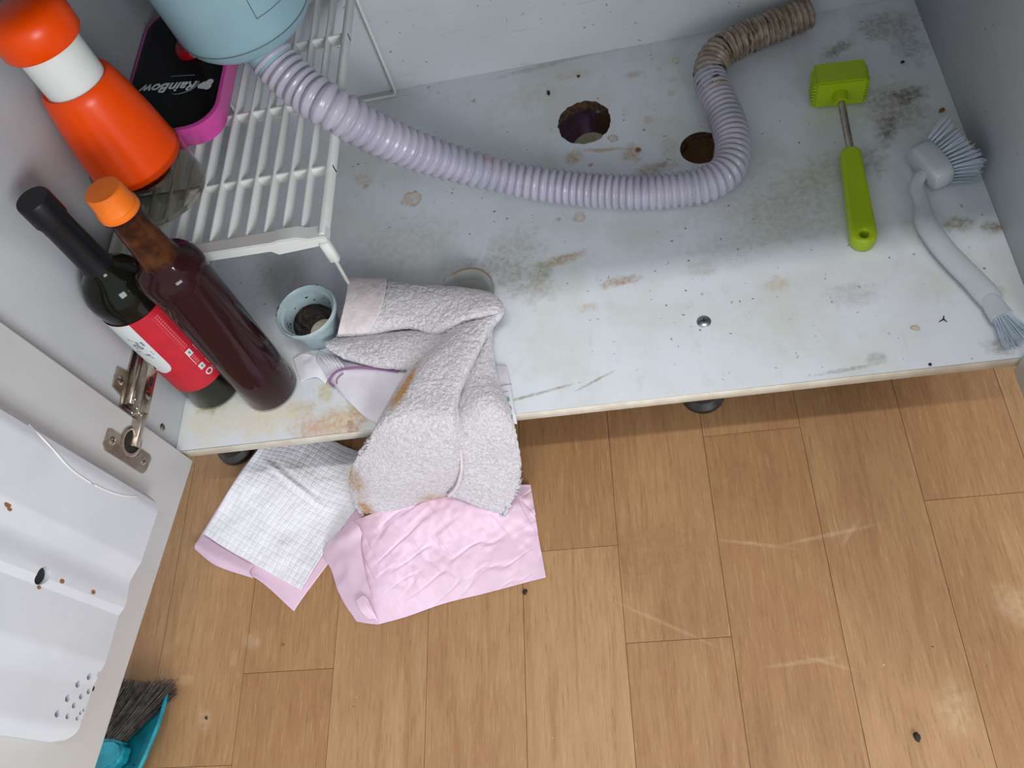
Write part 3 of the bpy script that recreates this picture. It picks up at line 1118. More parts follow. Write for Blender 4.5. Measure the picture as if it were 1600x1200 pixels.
# ------------------------------------------------------------------ flat black and pink box
bx = empty('lidded_box', (0.068, 0.41, RZ + 0.0035))
tag(bx, 'magenta rounded box with glossy black lid and red knob on the rack', 'box')


def rrect(hx, hy, r, n=8):
    out = []
    for cx, cy, a0 in ((hx - r, hy - r, 0), (-hx + r, hy - r, 90), (-hx + r, -hy + r, 180), (hx - r, -hy + r, 270)):
        for k in range(n + 1):
            a = math.radians(a0 + 90 * k / n)
            out.append((cx + r * math.cos(a), cy + r * math.sin(a)))
    return out


def rr_loft(name, levels, mat, parent, ang=40):
    verts, faces = [], []
    n = None
    for hx, hy, r, z in levels:
        pts = rrect(hx, hy, r)
        n = len(pts)
        verts += [(x, y, z) for x, y in pts]
    for i in range(len(levels) - 1):
        for k in range(n):
            k2 = (k + 1) % n
            faces.append((i * n + k, i * n + k2, (i + 1) * n + k2, (i + 1) * n + k))
    faces.append(tuple(range(n))[::-1])
    faces.append(tuple((len(levels) - 1) * n + k for k in range(n)))
    return sharp(pydata(name, verts, faces, mat, parent), ang)


rr_loft('body', [(0.052, 0.100, 0.030, 0.0), (0.057, 0.105, 0.032, 0.004), (0.0645, 0.112, 0.036, 0.034), (0.0650, 0.1125, 0.036, 0.036), (0.0600, 0.108, 0.034, 0.0365)], MAT['pink'], bx)
rr_loft('lid', [(0.0605, 0.108, 0.034, 0.0350), (0.0605, 0.108, 0.034, 0.0375), (0.0570, 0.104, 0.032, 0.0382), (0.050, 0.097, 0.028, 0.0385)], MAT['black_gloss'], bx, 60)
kn = lathe('knob', [(0.018, 0.0385), (0.0175, 0.045), (0.0140, 0.0495), (0.0070, 0.0515), (0.0, 0.052)], MAT['red'], bx, 28)
kn.location = (0.012, 0.022, 0)
# logo, printed to be read from the far side
lg = empty('logo_root')
lm = text_mesh('RainBow', 0.0215, 0.0002, 0.28)
lt = link('logo_lettering', lm, MAT['print_white'], bx)
lt.location = (-0.006, -0.038, 0.0388)
lt.rotation_euler = (0, 0, math.radians(180 - 9))
bpy.data.objects.remove(lg, do_unlink=True)
cp = []
for cx, cy, r in ((0.0, 0.0, 0.0062), (0.0065, 0.0035, 0.0052), (0.005, -0.0035, 0.0050), (-0.004, 0.0, 0.0046)):
    cp.append((cx, cy, r))
bm = bmesh.new()
for cx, cy, r in cp:
    bmesh.ops.create_circle(bm, cap_ends=True, segments=18, radius=r, matrix=Matrix.Translation((cx, cy, 0.00001 * (cx * 1e3))))
hat = frombm('logo_hat', bm, MAT['print_white'], bx)
hat.location = (0.042, -0.047, 0.0389)
tube('logo_swash', [(0.034, -0.038, 0.0388), (0.030, -0.046, 0.0388), (0.022, -0.0515, 0.0388), (0.008, -0.0535, 0.0388), (0.000, -0.051, 0.0388)],
     [0.0012, 0.0016, 0.0014, 0.0009, 0.0003], MAT['print_grey'], bx, 6, 20, 0.2)
tube('logo_line', [(0.026, -0.0255, 0.0388), (0.010, -0.0225, 0.0388), (-0.006, -0.0195, 0.0388)], 0.0007, MAT['print_grey'], bx, 5, 8, 0.3)

# ------------------------------------------------------------------ wine bottle
b1 = axis_empty('wine_bottle', (0.0405, 0.0890, 0.0004), (0.0402, 0.1065, 0.335))
tag(b1, 'dark glass bottle with black capsule and red label beside the left panel', 'bottle')
R1 = 0.0365
lathe('glass', [(0.0, 0.004), (0.028, 0.0), (R1 - 0.002, 0.002), (R1, 0.006), (R1, 0.196), (R1 + 0.0015, 0.203), (R1 + 0.001, 0.214), (R1 - 0.003, 0.224), (0.0275, 0.233), (0.0195, 0.240),
                (0.0165, 0.246), (0.0155, 0.256), (0.0145, 0.300)], MAT['glass_dark'], b1, 56, ang=60)
lathe('capsule', [(0.0172, 0.246), (0.0158, 0.256), (0.0150, 0.300), (0.0155, 0.3175), (0.0170, 0.3185), (0.0170, 0.343), (0.0160, 0.3450), (0.0, 0.3450)], MAT['capsule'], b1, 40, ang=50)
LT, LB = 0.187, 0.047
lab = lathe('label', [(R1 + 0.0004, LB), (R1 + 0.0004, LT)], MAT['label_red'], b1, 60, -150, 70)


def on_label(name, poly, mat, off=0.0007):
    """flat print wrapped on the bottle: poly of (angle deg, height)"""
    vs_ = [(math.cos(math.radians(a)) * (R1 + off), math.sin(math.radians(a)) * (R1 + off), h) for a, h in poly]
    return pydata(name, vs_, [tuple(range(len(vs_)))], mat, lab)


# white panel with a rounded lower end (strip of quads)
vs_, fs_ = [], []
na, nh = 12, 26
for i in range(nh + 1):
    h = LT - 0.0002 - (LT - 0.092) * i / nh
    for k in range(na + 1):
        c_, wd = -104.0, 25.0
        if h < 0.108:
            wd *= math.sqrt(max(0.0, 1 - ((0.108 - h) / 0.0165) ** 2))
        a = c_ + wd * (2 * k / na - 1)
        vs_.append((math.cos(math.radians(a)) * (R1 + 0.0008), math.sin(math.radians(a)) * (R1 + 0.0008), h))
for i in range(nh):
    for k in range(na):
        j = i * (na + 1) + k
        fs_.append((j, j + 1, j + na + 2, j + na + 1))
pydata('white_panel', vs_, fs_, MAT['print_white'], lab)


def wrap_text(s, size, ang, h, mat, name, shear=0.0, off=0.0010):
    me_ = text_mesh(s, size, 0.0, shear)
    for v in me_.vertices:
        # text x runs down the bottle, text y runs around it
        a = math.radians(ang) + v.co.y / R1
        hh = h - v.co.x
        v.co = (math.cos(a) * (R1 + off), math.sin(a) * (R1 + off), hh)
    return link(name, me_, mat, lab)


wrap_text('Felly', 0.020, -98, 0.146, MAT['print_grey'], 'script_lettering', 0.5)
for r0 in range(2):
    for k in range(17):
        h = 0.178 - k * 0.0037
        a = -40 + r0 * 5
        on_label('print_block', [(a, h), (a + 3.4, h), (a + 3.4, h - 0.0024), (a, h - 0.0024)], MAT['label_pale'])
on_label('print_rule', [(-43.5, 0.180), (-42.9, 0.180), (-42.9, 0.113), (-43.5, 0.113)], MAT['label_pale'])
for h0, h1 in ((0.112, 0.102), (0.083, 0.074)):
    on_label('white_square', [(-44, h0), (-33, h0), (-33, h1), (-44, h1)], MAT['print_white'])
    on_label('square_mark', [(-40, h0 - 0.003), (-36, h0 - 0.003), (-36, h1 + 0.003), (-40, h1 + 0.003)], MAT['print_grey'], 0.0009)
on_label('print_rule', [(-44, 0.102), (-43, 0.102), (-43, 0.086), (-44, 0.086)], MAT['print_white'])
for k in range(4):
    on_label('print_block', [(-41, 0.1005 - k * .0038), (-34, 0.1005 - k * .0038), (-34, 0.0982 - k * .0038), (-41, 0.0982 - k * .0038)], MAT['label_pale'])
# round recycling mark
vs_, fs_ = [], []
for k in range(25):
    a_ = 2 * math.pi * k / 24
    for rr in (0.0030, 0.0048):
        aa = math.radians(-35) + rr * math.cos(a_) / R1
        vs_.append((math.cos(aa) * (R1 + .0008), math.sin(aa) * (R1 + .0008), 0.0645 + rr * math.sin(a_)))
for k in range(24):
    fs_.append((2 * k, 2 * k + 1, 2 * k + 3, 2 * k + 2))
pydata('round_mark', vs_, fs_, MAT['print_white'], lab)

# ------------------------------------------------------------------ syrup bottle
b2 = axis_empty('syrup_bottle', (0.1194, 0.0748, 0.0004), (0.1180, 0.0986, 0.33))
tag(b2, 'clear bottle of dark brown liquid with an orange screw cap', 'bottle')
lathe('glass', [(0.0, 0.004), (0.026, 0.0), (0.0325, 0.001), (0.0350, 0.005), (0.0352, 0.06), (0.0352, 0.215), (0.0365, 0.224), (0.0368, 0.232), (0.0355, 0.240), (0.0310, 0.247), (0.0235, 0.252), (0.0215, 0.2545)],
      MAT['brown_liquid'], b2, 56, ang=60)
lathe('neck', [(0.0215, 0.2545), (0.0195, 0.262), (0.0178, 0.290), (0.0165, 0.316), (0.0165, 0.322)], MAT['amber'], b2, 40, ang=60)
lathe('neck_ring', [(0.0165, 0.3165), (0.0196, 0.3168), (0.0196, 0.3200), (0.0165, 0.3205)], MAT['brown_liquid'], b2, 40)
lathe('cap', [(0.0200, 0.3205), (0.0204, 0.3210), (0.0204, 0.3270), (0.0194, 0.3276), (0.0190, 0.3290), (0.0180, 0.3470), (0.0168, 0.3485), (0.0, 0.3490)], MAT['orange_cap'], b2, 44, ang=30)

# ------------------------------------------------------------------ strainer cup
cupo = empty('strainer_cup', (0.1795, 0.1500, 0.0003))
tag(cupo, 'small pale blue plastic cup with dirty black sludge inside', 'cup')
lathe('wall', [(0.0, 0.0), (0.0255, 0.0), (0.0275, 0.002), (0.0335, 0.044), (0.0385, 0.045), (0.0395, 0.047), (0.0390, 0.051), (0.0375, 0.052), (0.0360, 0.050), (0.0352, 0.046), (0.0320, 0.044), (0.0262, 0.004), (0.0, 0.0035)],
      MAT['cup'], cupo, 48, ang=40)
rs = np.random.RandomState(3)
mv, mf = [], []
ns, nrr = 40, 6
for i in range(nrr + 1):
    for k in range(ns):
        a = 2 * math.pi * k / ns
        side = 0.5 + 0.5 * math.cos(a - 2.4)
        r = 0.0310 - i * 0.0027 * (0.5 + 0.8 * side) + 0.0
        z = 0.006 + (0.020 * side * (1 - i / nrr)) + 0.0012 * rs.rand()
        r = min(r, 0.0262 + 0.145 * (z - .004) - 0.0006)
        mv.append((r * math.cos(a), r * math.sin(a), z))
for i in range(nrr):
    for k in range(ns):
        k2 = (k + 1) % ns
        mf.append((i * ns + k, i * ns + k2, (i + 1) * ns + k2, (i + 1) * ns + k))
pydata('sludge', mv, mf, MAT['muck'], cupo, smooth=True)
lathe('base_disc', [(0.0, 0.0092), (0.0165, 0.0090), (0.0175, 0.0060)], MAT['cup_floor'], cupo, 28).location = (0.0055, -0.0035, 0)
for k in range(42):
    a = rs.uniform(0, 2 * math.pi)
    side = 0.5 + 0.5 * math.cos(a - 2.0)
    if rs.rand() > side + 0.1:
        continue
    r, z = (0.0380, 0.0518) if rs.rand() < 0.55 else (0.0325 + 0.0, 0.044)
    if z < 0.05:
        z = rs.uniform(0.018, 0.043)
        r = 0.0262 + (z - 0.004) * 0.145 - 0.0004
    b_ = bmesh.new()
    bmesh.ops.create_icosphere(b_, subdivisions=1, radius=rs.uniform(0.0006, 0.0018), matrix=Matrix.Translation((r * math.cos(a), r * math.sin(a), z)) @ Matrix.Rotation(a, 4, 'Z') @ Matrix.Diagonal((.6, 1.5, .7, 1)))
    frombm('dirt_speck', b_, MAT['muck'], cupo)

# ------------------------------------------------------------------ towel
TH = 0.0030


def pg(rows, nu, nv):
    return patch_grid([[P(*q) for q in r] for r in rows], nu, nv)


def fuzz(g, amp=0.0007, sc=210, wr=0.0026, wsc=20, seed=0):
    n = grid_normals(g)
    h = amp * (0.6 - 2.2 * np.abs(vnoise(g * sc, seed))) + amp * 0.5 * vnoise(g * sc * 1.9, seed + 3) + wr * vnoise(g * wsc, seed + 5)
    return g + n * h[..., None]


T1 = pg([
    [(558, 446, .003), (600, 450, .003), (660, 454, .003), (720, 458, .003), (758, 466, .003), (772, 478, .003)],
    [(546, 436, .018), (600, 440, .018), (660, 445, .018), (720, 450, .018), (762, 458, .018), (780, 472, .018)],
    [(544, 436, .030), (600, 440, .030), (660, 446, .030), (722, 452, .030), (764, 460, .030), (784, 474, .030)],
    [(543, 456, .037), (598, 460, .037), (660, 466, .036), (720, 470, .038), (766, 470, .037), (787, 482, .034)],
    [(538, 484, .038), (590, 490, .038), (655, 492, .035), (712, 490, .040), (762, 483, .040), (787, 491, .034)],
    [(531, 512, .034), (578, 511, .033), (640, 506, .030), (686, 514, .034), (738, 497, .036), (783, 496, .032)],
    [(527, 527, .024), (574, 522, .023), (640, 514, .020), (682, 524, .022), (736, 505, .024), (778, 502, .022)],
    [(530, 520, .010), (576, 518, .010), (640, 510, .008), (684, 518, .008), (736, 500, .008), (774, 500, .008)],
], 150, 210)
T2 = pg([
    [(530, 522, .006), (580, 518, .006), (640, 512, .006), (705, 515, .006)],
    [(516, 531, .022), (576, 524, .022), (640, 518, .022), (705, 520, .022)],
    [(508, 536, .029), (574, 532, .031), (640, 526, .029), (706, 528, .026)],
    [(512, 544, .030), (574, 548, .033), (640, 548, .031), (706, 548, .026)],
    [(528, 556, .026), (582, 566, .029), (640, 572, .027), (704, 570, .022)],
    [(540, 563, .018), (588, 575, .019), (640, 580, .018), (702, 580, .014)],
    [(544, 560, .008), (590, 570, .008), (640, 575, .008), (702, 578, .008)],
], 90, 150)
T3 = pg([
    [(696, 520, .010), (700, 516, .026), (720, 506, .036), (752, 498, .040), (780, 490, .036), (786, 492, .022), (780, 497, .012)],
    [(672, 552, .008), (668, 548, .024), (695, 532, .040), (728, 524, .044), (757, 519, .040), (764, 521, .028), (760, 524, .014)],
    [(645, 582, .007), (636, 580, .022), (660, 566, .042), (700, 560, .046), (733, 562, .043), (740, 566, .030), (732, 568, .016)],
    [(618, 630, .006), (606, 628, .020), (628, 614, .042), (675, 606, .046), (712, 610, .044), (720, 614, .030), (712, 616, .016)],
    [(592, 680, .004), (580, 676, .018), (604, 660, .036), (655, 650, .042), (700, 655, .040), (716, 658, .028), (722, 660, .016)],
    [(566, 722, -.040), (558, 716, -.026), (588, 704, -.004), (645, 698, .006), (700, 700, .000), (722, 700, -.012), (732, 702, -.018)],
    [(556, 756, -.090), (547, 752, -.078), (580, 748, -.052), (640, 744, -.046), (698, 742, -.054), (724, 742, -.064), (734, 744, -.070)],
    [(566, 794, -.124), (555, 786, -.116), (585, 784, -.096), (640, 776, -.092), (696, 768, -.100), (716, 770, -.108), (726, 772, -.114)],
    [(576, 806, -.138), (570, 806, -.134), (600, 802, -.126), (645, 790, -.122), (694, 776, -.122), (704, 774, -.122), (700, 776, -.126)],
    [(580, 800, -.140), (578, 802, -.139), (604, 798, -.136), (648, 786, -.134), (692, 772, -.132), (700, 770, -.132), (698, 770, -.134)],
], 230, 170)
T4 = pg([
    [(742, 520, .012), (756, 514, .022), (766, 510, .024), (772, 512, .014), (770, 514, .006)],
    [(722, 558, .014), (744, 550, .026), (762, 548, .027), (771, 552, .013), (768, 554, .004)],
    [(702, 605, .014), (732, 592, .030), (758, 588, .030), (776, 592, .014), (772, 594, .004)],
    [(708, 648, .016), (742, 640, .032), (774, 636, .030), (798, 644, .010), (794, 648, .002)],
    [(716, 690, -.004), (750, 684, -.002), (782, 684, -.006), (808, 692, -.022), (804, 696, -.032)],
    [(719, 730, -.040), (756, 728, -.044), (788, 728, -.050), (814, 732, -.066), (809, 736, -.076)],
    [(712, 758, -.076), (754, 764, -.082), (785, 768, -.090), (808, 768, -.104), (803, 772, -.112)],
    [(700, 772, -.102), (740, 786, -.112), (770, 796, -.120), (790, 800, -.130), (786, 802, -.136)],
    [(702, 772, -.112), (742, 790, -.124), (768, 800, -.132), (786, 804, -.138), (784, 802, -.139)],
], 200, 130)
grids = [fuzz(T1, seed=1), fuzz(T2, seed=2), fuzz(T3, wr=0.0035, seed=3), fuzz(T4, wr=0.003, seed=4)]
towel = sheet('hand_towel', grids, TH, MAT['towel'])
tag(towel, 'crumpled grey white terry towel with brown stains hanging over the shelf edge', 'towel')
hemg = T1[12:118, 0:46] + grid_normals(T1)[12:118, 0:46] * 0.0030
hemg = hemg.copy()
hemg[..., :] += 0.0002 * vnoise(hemg * 300)[..., None]
hb = sheet('hem_band', hemg, 0.0012, MAT['hem'], towel)
hedge = T4[60:190, 0:5] + grid_normals(T4)[60:190, 0:5] * 0.0022
sheet('hem_edge', hedge, 0.0010, MAT['hem'], towel)

# ------------------------------------------------------------------ white cloth under the towel
C1 = pg([
    [(498, 548, .002), (540, 560, .004), (600, 560, .003), (670, 562, .003), (740, 566, .003), (786, 571, .003), (792, 571, .0015)],
    [(494, 562, .007), (536, 574, .014), (600, 576, .010), (670, 578, .006), (740, 580, .006), (788, 586, .006), (796, 586, .0015)],
    [(505, 580, .008), (533, 590, .012), (600, 592, .010), (670, 600, .006), (740, 604, .006), (791, 606, .0065), (799, 606, .0015)],
    [(520, 600, .004), (545, 620, .008), (600, 625, .007), (670, 630, .005), (740, 632, .006), (795, 634, .0065), (803, 634, .0015)],
    [(535, 618, .0015), (562, 642, .005), (605, 652, .005), (670, 652, .005), (742, 648, .006), (798, 650, .005), (806, 650, .001)],
    [(550, 634, .001), (578, 657, .002), (612, 664, .003), (672, 662, .004), (745, 656, .004), (801, 662, -.004), (808, 662, -.008)],
], 90, 150)
n_ = grid_normals(C1)
C1 = C1 + n_ * (0.0008 * vnoise(C1 * 40, 3))[..., None]
cl = sheet('folded_cloth', C1, 0.0012, MAT['cloth'])
tag(cl, 'smooth pale folded cloth with purple trim and green print under the towel', 'cloth')
tube('purple_piping', [P(522, 604, .010), P(515, 597, .012), P(519, 587, .014), P(532, 578, .016), P(560, 574, .017), P(590, 576, .014), P(622, 580, .013)], 0.0016, MAT['purple'], cl, 6, 50)
tube('purple_piping', [P(526, 600, .011), P(527, 592, .0125), P(536, 583, .015)], 0.0008, MAT['purple'], cl, 6, 20)
for k in range(5):
    tube('ruffle_fold', [P(498 + 7 * k, 553 + 1.5 * k, .0095 + .001 * k), P(506 + 7 * k, 562 + 2 * k, .0125 + .0008 * k), P(514 + 7 * k, 572 + 2.4 * k, .0135)], [0.0010, 0.0022, 0.0008], MAT['cloth'], cl, 6, 14)
# small green characters and stitched lines on its right edge
for cx, cy in ((794, 624), (797, 638), (799, 651)):
    for (x0, y0, x1, y1) in ((-2, -3, 2.2, -2.2), (0, -3, 0.6, 3), (-2, 1, 2.6, 0.4), (1.6, 2, -1.6, 3.4)):
        tube('green_print', [P(cx + x0, cy + y0, .0090 if cy < 645 else .0082), P(cx + x1, cy + y1, .0088 if cy < 645 else .0080)], 0.0005, MAT['green_print'], cl, 5)
for yy in (601, 612):
    tube('stitch_line', [P(782, yy + 1.5, .0085), P(791, yy, .0080), P(799, yy - 1.0, .0035)], 0.0004, MAT['print_grey'], cl, 5, 10)

# torn white scrap of paper beside the bottle
S1 = pg([
    [(458, 560, .0006), (475, 552, .003), (500, 560, .005), (512, 575, .004)],
    [(464, 580, .0010), (478, 574, .005), (498, 576, .008), (512, 590, .005)],
    [(470, 597, .0006), (480, 592, .003), (496, 590, .005), (508, 600, .003)],
], 40, 50)
S1 = S1 + grid_normals(S1) * (0.0010 * vnoise(S1 * 90, 8))[..., None]
so = sheet('paper_scrap', S1, 0.0004, MAT['pad_white'])
tag(so, 'crumpled scrap of white tissue between the brown bottle and the cloth', 'tissue')

# clear plastic cup behind the towel
cc = P(737, 470, 0.0)
pc = empty('plastic_bowl', (cc.x, cc.y, 0.0003))
tag(pc, 'cloudy clear plastic bowl half hidden behind the towel', 'bowl')
lathe('wall', [(0.0, 0.0), (0.026, 0.0), (0.030, 0.004), (0.0335, 0.020), (0.0355, 0.021), (0.0355, 0.0225), (0.0325, 0.0225), (0.029, 0.0055), (0.0, 0.0025)], MAT['cloudy'], pc, 44)
tube('residue_ring', [(0.0330 * math.cos(a), 0.0330 * math.sin(a), 0.0225) for a in np.linspace(0.4, 2.2, 20)], 0.0007, MAT['crumb_tan'], pc, 6)

# ------------------------------------------------------------------ absorbent pads on the floor
zf = FZ + 0.0022
pad1 = empty('quilted_pad', P(440, 830, FZ))
tag(pad1, 'white quilted absorbent pad with pink plastic border on the floor', 'pad')
o1 = pad1.location


def padrow(pts):
    return [P(x, y, z) for x, y, z in pts]


core = patch_grid([
    padrow([(318, 834, zf + .001), (364, 864, zf + .002), (418, 893, zf + .001), (470, 922, zf + .001)]),
    padrow([(352, 776, zf + .006), (402, 806, zf + .006), (452, 836, zf + .002), (505, 866, zf + .001)]),
    padrow([(382, 728, zf + .016), (440, 752, zf + .018), (492, 786, zf + .010), (548, 806, zf + .002)]),
    padrow([(404, 700, zf + .022), (462, 712, zf + .010), (520, 744, zf + .006), (586, 762, zf + .002)]),
    padrow([(430, 662, zf + .012), (486, 672, zf + .005), (552, 702, zf + .002), (622, 715, zf + .001)]),
], 260, 240)
nrm = grid_normals(core)
uu = np.linspace(0, 1, 260)[:, None] * 0.215
vv_ = np.linspace(0, 1, 240)[None, :] * 0.185
cell = 0.0086
q1 = np.abs(((uu / cell) % 1) - 0.5) * 2 + 0 * vv_
q2 = np.abs(((vv_ / cell) % 1) - 0.5) * 2 + 0 * uu
groove = np.maximum(np.clip((q1 - 0.68) / 0.32, 0, 1), np.clip((q2 - 0.68) / 0.32, 0, 1))
core = core + nrm * (-0.0007 * groove + 0.0024 * vnoise(core * 34, 2) + 0.0006 * vnoise(core * 110, 6))[..., None]
ca_, cb_ = np.array(P(412, 718, FZ + .016))[:2], np.array(P(508, 796, FZ + .008))[:2]
tt_ = np.clip(((core[..., :2] - ca_) @ (cb_ - ca_)) / ((cb_ - ca_) @ (cb_ - ca_)), 0, 1)
dd2 = np.linalg.norm(core[..., :2] - (ca_ + tt_[..., None] * (cb_ - ca_)), axis=2)
core[..., 2] += (np.sin(np.pi * np.clip(tt_, 0.02, 0.98)) ** 0.7) * (0.0026 * np.exp(-(dd2 / 0.0036) ** 2) - 0.0016 * np.exp(-((dd2 - 0.007) / 0.004) ** 2))
core[..., 2] = np.maximum(core[..., 2], FZ + 0.0016)
core -= np.array(o1)
sheet('quilted_core', core, 0.0009, MAT['pad_white'], pad1)
film = patch_grid([
    padrow([(303, 856, FZ + .0008), (352, 887, FZ + .0008), (402, 905, FZ + .003), (459, 955, FZ + .0008)]),
    padrow([(313, 838, FZ + .0006), (366, 866, FZ + .0008), (420, 895, FZ + .0006), (476, 930, FZ + .0006)]),
    padrow([(350, 778, FZ + .0035), (402, 808, FZ + .003), (452, 838, FZ + .0008), (520, 871, FZ + .0006)]),
    padrow([(381, 730, FZ + .014), (440, 754, FZ + .015), (492, 788, FZ + .007), (562, 813, FZ + .0006)]),
    padrow([(404, 702, FZ + .020), (462, 714, FZ + .007), (520, 746, FZ + .003), (600, 768, FZ + .0006)]),
    padrow([(430, 664, FZ + .010), (486, 674, FZ + .003), (552, 704, FZ + .0008), (634, 720, FZ + .0006)]),
], 120, 110)
film[..., 2] = np.maximum(film[..., 2], FZ + 0.0006)
film -= np.array(o1)
sheet('film_border', film, 0.0003, MAT['pad_pink'], pad1)
# upturned flap of film along the left edge
flap = patch_grid([
    padrow([(317, 836, zf + .0022), (350, 857, zf + .0026), (396, 884, zf + .002)]),
    padrow([(305, 850, zf + .006), (340, 872, zf + .007), (390, 893, zf + .003)]),
    padrow([(304, 858, zf + .002), (338, 884, zf + .002), (396, 904, zf + .001)]),
], 30, 40)
flap -= np.array(o1)
sheet('film_flap', flap, 0.0003, MAT['film'], pad1)

pad2 = empty('pink_pad', P(690, 870, FZ))
tag(pad2, 'crumpled pink plastic-backed pad on the floor below the towel', 'pad')
o2 = np.array(pad2.location)
main = patch_grid([
    padrow([(556, 814, zf + .010), (600, 796, zf + .022), (670, 770, zf + .020), (745, 758, zf + .016), (800, 757, zf + .008), (829, 757, zf + .001)]),
    padrow([(556, 846, zf + .012), (604, 826, zf + .020), (676, 806, zf + .020), (750, 796, zf + .016), (806, 796, zf + .008), (836, 800, zf + .001)]),
    padrow([(562, 890, zf + .010), (612, 870, zf + .014), (684, 850, zf + .012), (756, 838, zf + .010), (812, 838, zf + .005), (842, 842, zf + .001)]),
    padrow([(574, 934, zf + .008), (622, 918, zf + .009), (690, 896, zf + .008), (760, 880, zf + .006), (818, 872, zf + .003), (848, 874, zf + .001)]),
    padrow([(590, 976, zf + .001), (634, 964, zf + .001), (694, 943, zf + .001), (762, 926, zf + .001), (822, 910, zf + .001), (853, 902, zf + .001)]),
], 200, 240)
nm = grid_normals(main)
stt = np.array([1.0, 2.2, 1.0])
rid = np.abs(vnoise((main @ np.array([[0.8, -0.6, 0], [0.6, 0.8, 0], [0, 0, 1]])) * np.array([20, 80, 20]), 11))
rid2 = np.abs(vnoise((main @ np.array([[0.5, 0.86, 0], [-0.86, 0.5, 0], [0, 0, 1]])) * np.array([14, 95, 20]), 15))
edge = np.minimum(np.linspace(0, 1, 200)[:, None], 1 - np.linspace(0, 1, 200)[:, None]) * 2 + 0 * main[..., 0]
fade = np.clip((1 - np.linspace(0, 1, 200)[:, None]) * 1.6 + 0.15, 0, 1)
main = main + nm * (fade * (-0.007 * np.clip(0.20 - rid, 0, 1) * np.clip(vnoise(main * 16, 31) * 2 + 0.6, 0, 1.4) - 0.006 * np.clip(0.22 - rid2, 0, 1) * np.clip(vnoise(main * 14, 37) * 2 + 0.4, 0, 1.4) + 0.0035 * vnoise(main * 20, 21) + 0.0009 * vnoise(main * 120, 3)))[..., None]
main[..., 2] = np.maximum(main[..., 2], FZ + 0.0016)
sheet('film_backing', main - o2, 0.0005, MAT['pad_pink'], pad2)
fl = patch_grid([
    padrow([(551, 812, zf + .026), (560, 822, zf + .030), (566, 832, zf + .022)]),
    padrow([(506, 856, zf + .004), (538, 850, zf + .018), (564, 852, zf + .018)]),
    padrow([(518, 892, zf + .002), (545, 890, zf + .012), (570, 892, zf + .013)]),
    padrow([(532, 932, zf + .001), (556, 930, zf + .008), (580, 930, zf + .010)]),
    padrow([(556, 971, zf + .001), (572, 974, zf + .003), (591, 976, zf + .002)]),
], 90, 50)
fl = fl + grid_normals(fl) * (0.0014 * vnoise(fl * 70, 4))[..., None]
fl[..., 2] = np.maximum(fl[..., 2], FZ + 0.001)
sheet('film_flap', fl - o2, 0.0003, MAT['film'], pad2)
fl2 = patch_grid([
    padrow([(556, 938, zf + .012), (566, 930, zf + .014), (574, 934, zf + .013)]),
    padrow([(562, 954, zf + .011), (574, 950, zf + .015), (584, 956, zf + .011)]),
    padrow([(576, 968, zf + .005), (586, 968, zf + .007), (592, 974, zf + .004)]),
], 24, 24)
sheet('film_fold', fl2 - o2, 0.0003, MAT['pad_pink'], pad2)

# ------------------------------------------------------------------ meat tenderizer
mt = empty('meat_tenderizer', (0.868, 0.3, 0))
tag(mt, 'lime green meat tenderizer with steel shaft lying on the shelf', 'tenderizer')
mo = Vector((0.868, 0.3, 0))
a_ = math.radians(-5)
hx = Matrix.Translation(Vector((0.8680, 0.4100, 0.0)) - mo) @ Matrix.Rotation(a_, 4, 'Z')
bm = bmesh.new()
hw, hd, hh = 0.0305, 0.0185, 0.0420
bm_box(bm, (-hw, -hd, 0.0015), (hw, hd, hh), hx)
bmesh.ops.bevel(bm, geom=list(bm.edges), offset=0.0018, segments=2, affect='EDGES')
head = sharp(frombm('head', bm, MAT['lime'], mt), 50)
tb = bmesh.new()
bmesh.ops.create_cone(tb, cap_ends=True, segments=4, radius1=0.0030, radius2=0.0004, depth=0.0045)
tme = bpy.data.meshes.new('tooth')
tb.to_mesh(tme)
tb.free()
tme.materials.append(MAT['lime'])
for side in (-1, 1):
    for i in range(7):
        for j in range(7):
            t_ = bpy.data.objects.new('tooth', tme)
            COL.objects.link(t_)
            t_.parent = head
            t_.matrix_local = hx @ Matrix.Translation((side * (hw + 0.0018), -hd + 0.0030 + i * 0.0045, 0.0055 + j * 0.0050)) @ Matrix.Rotation(side * math.pi / 2, 4, 'Y') @ Matrix.Rotation(math.pi / 4, 4, 'Z')
s0, s1 = Vector((0.8660, 0.3930, 0.021)) - mo, Vector((0.8600, 0.2960, 0.0185)) - mo
tube('socket', [s0, s0 + (s1 - s0) * 0.16], [0.0095, 0.0075], MAT['lime'], mt, 20)
tube('shaft', [s0 + (s1 - s0) * 0.1, s1 + (s1 - s0) * 0.1], 0.0047, MAT['steel'], mt, 18)
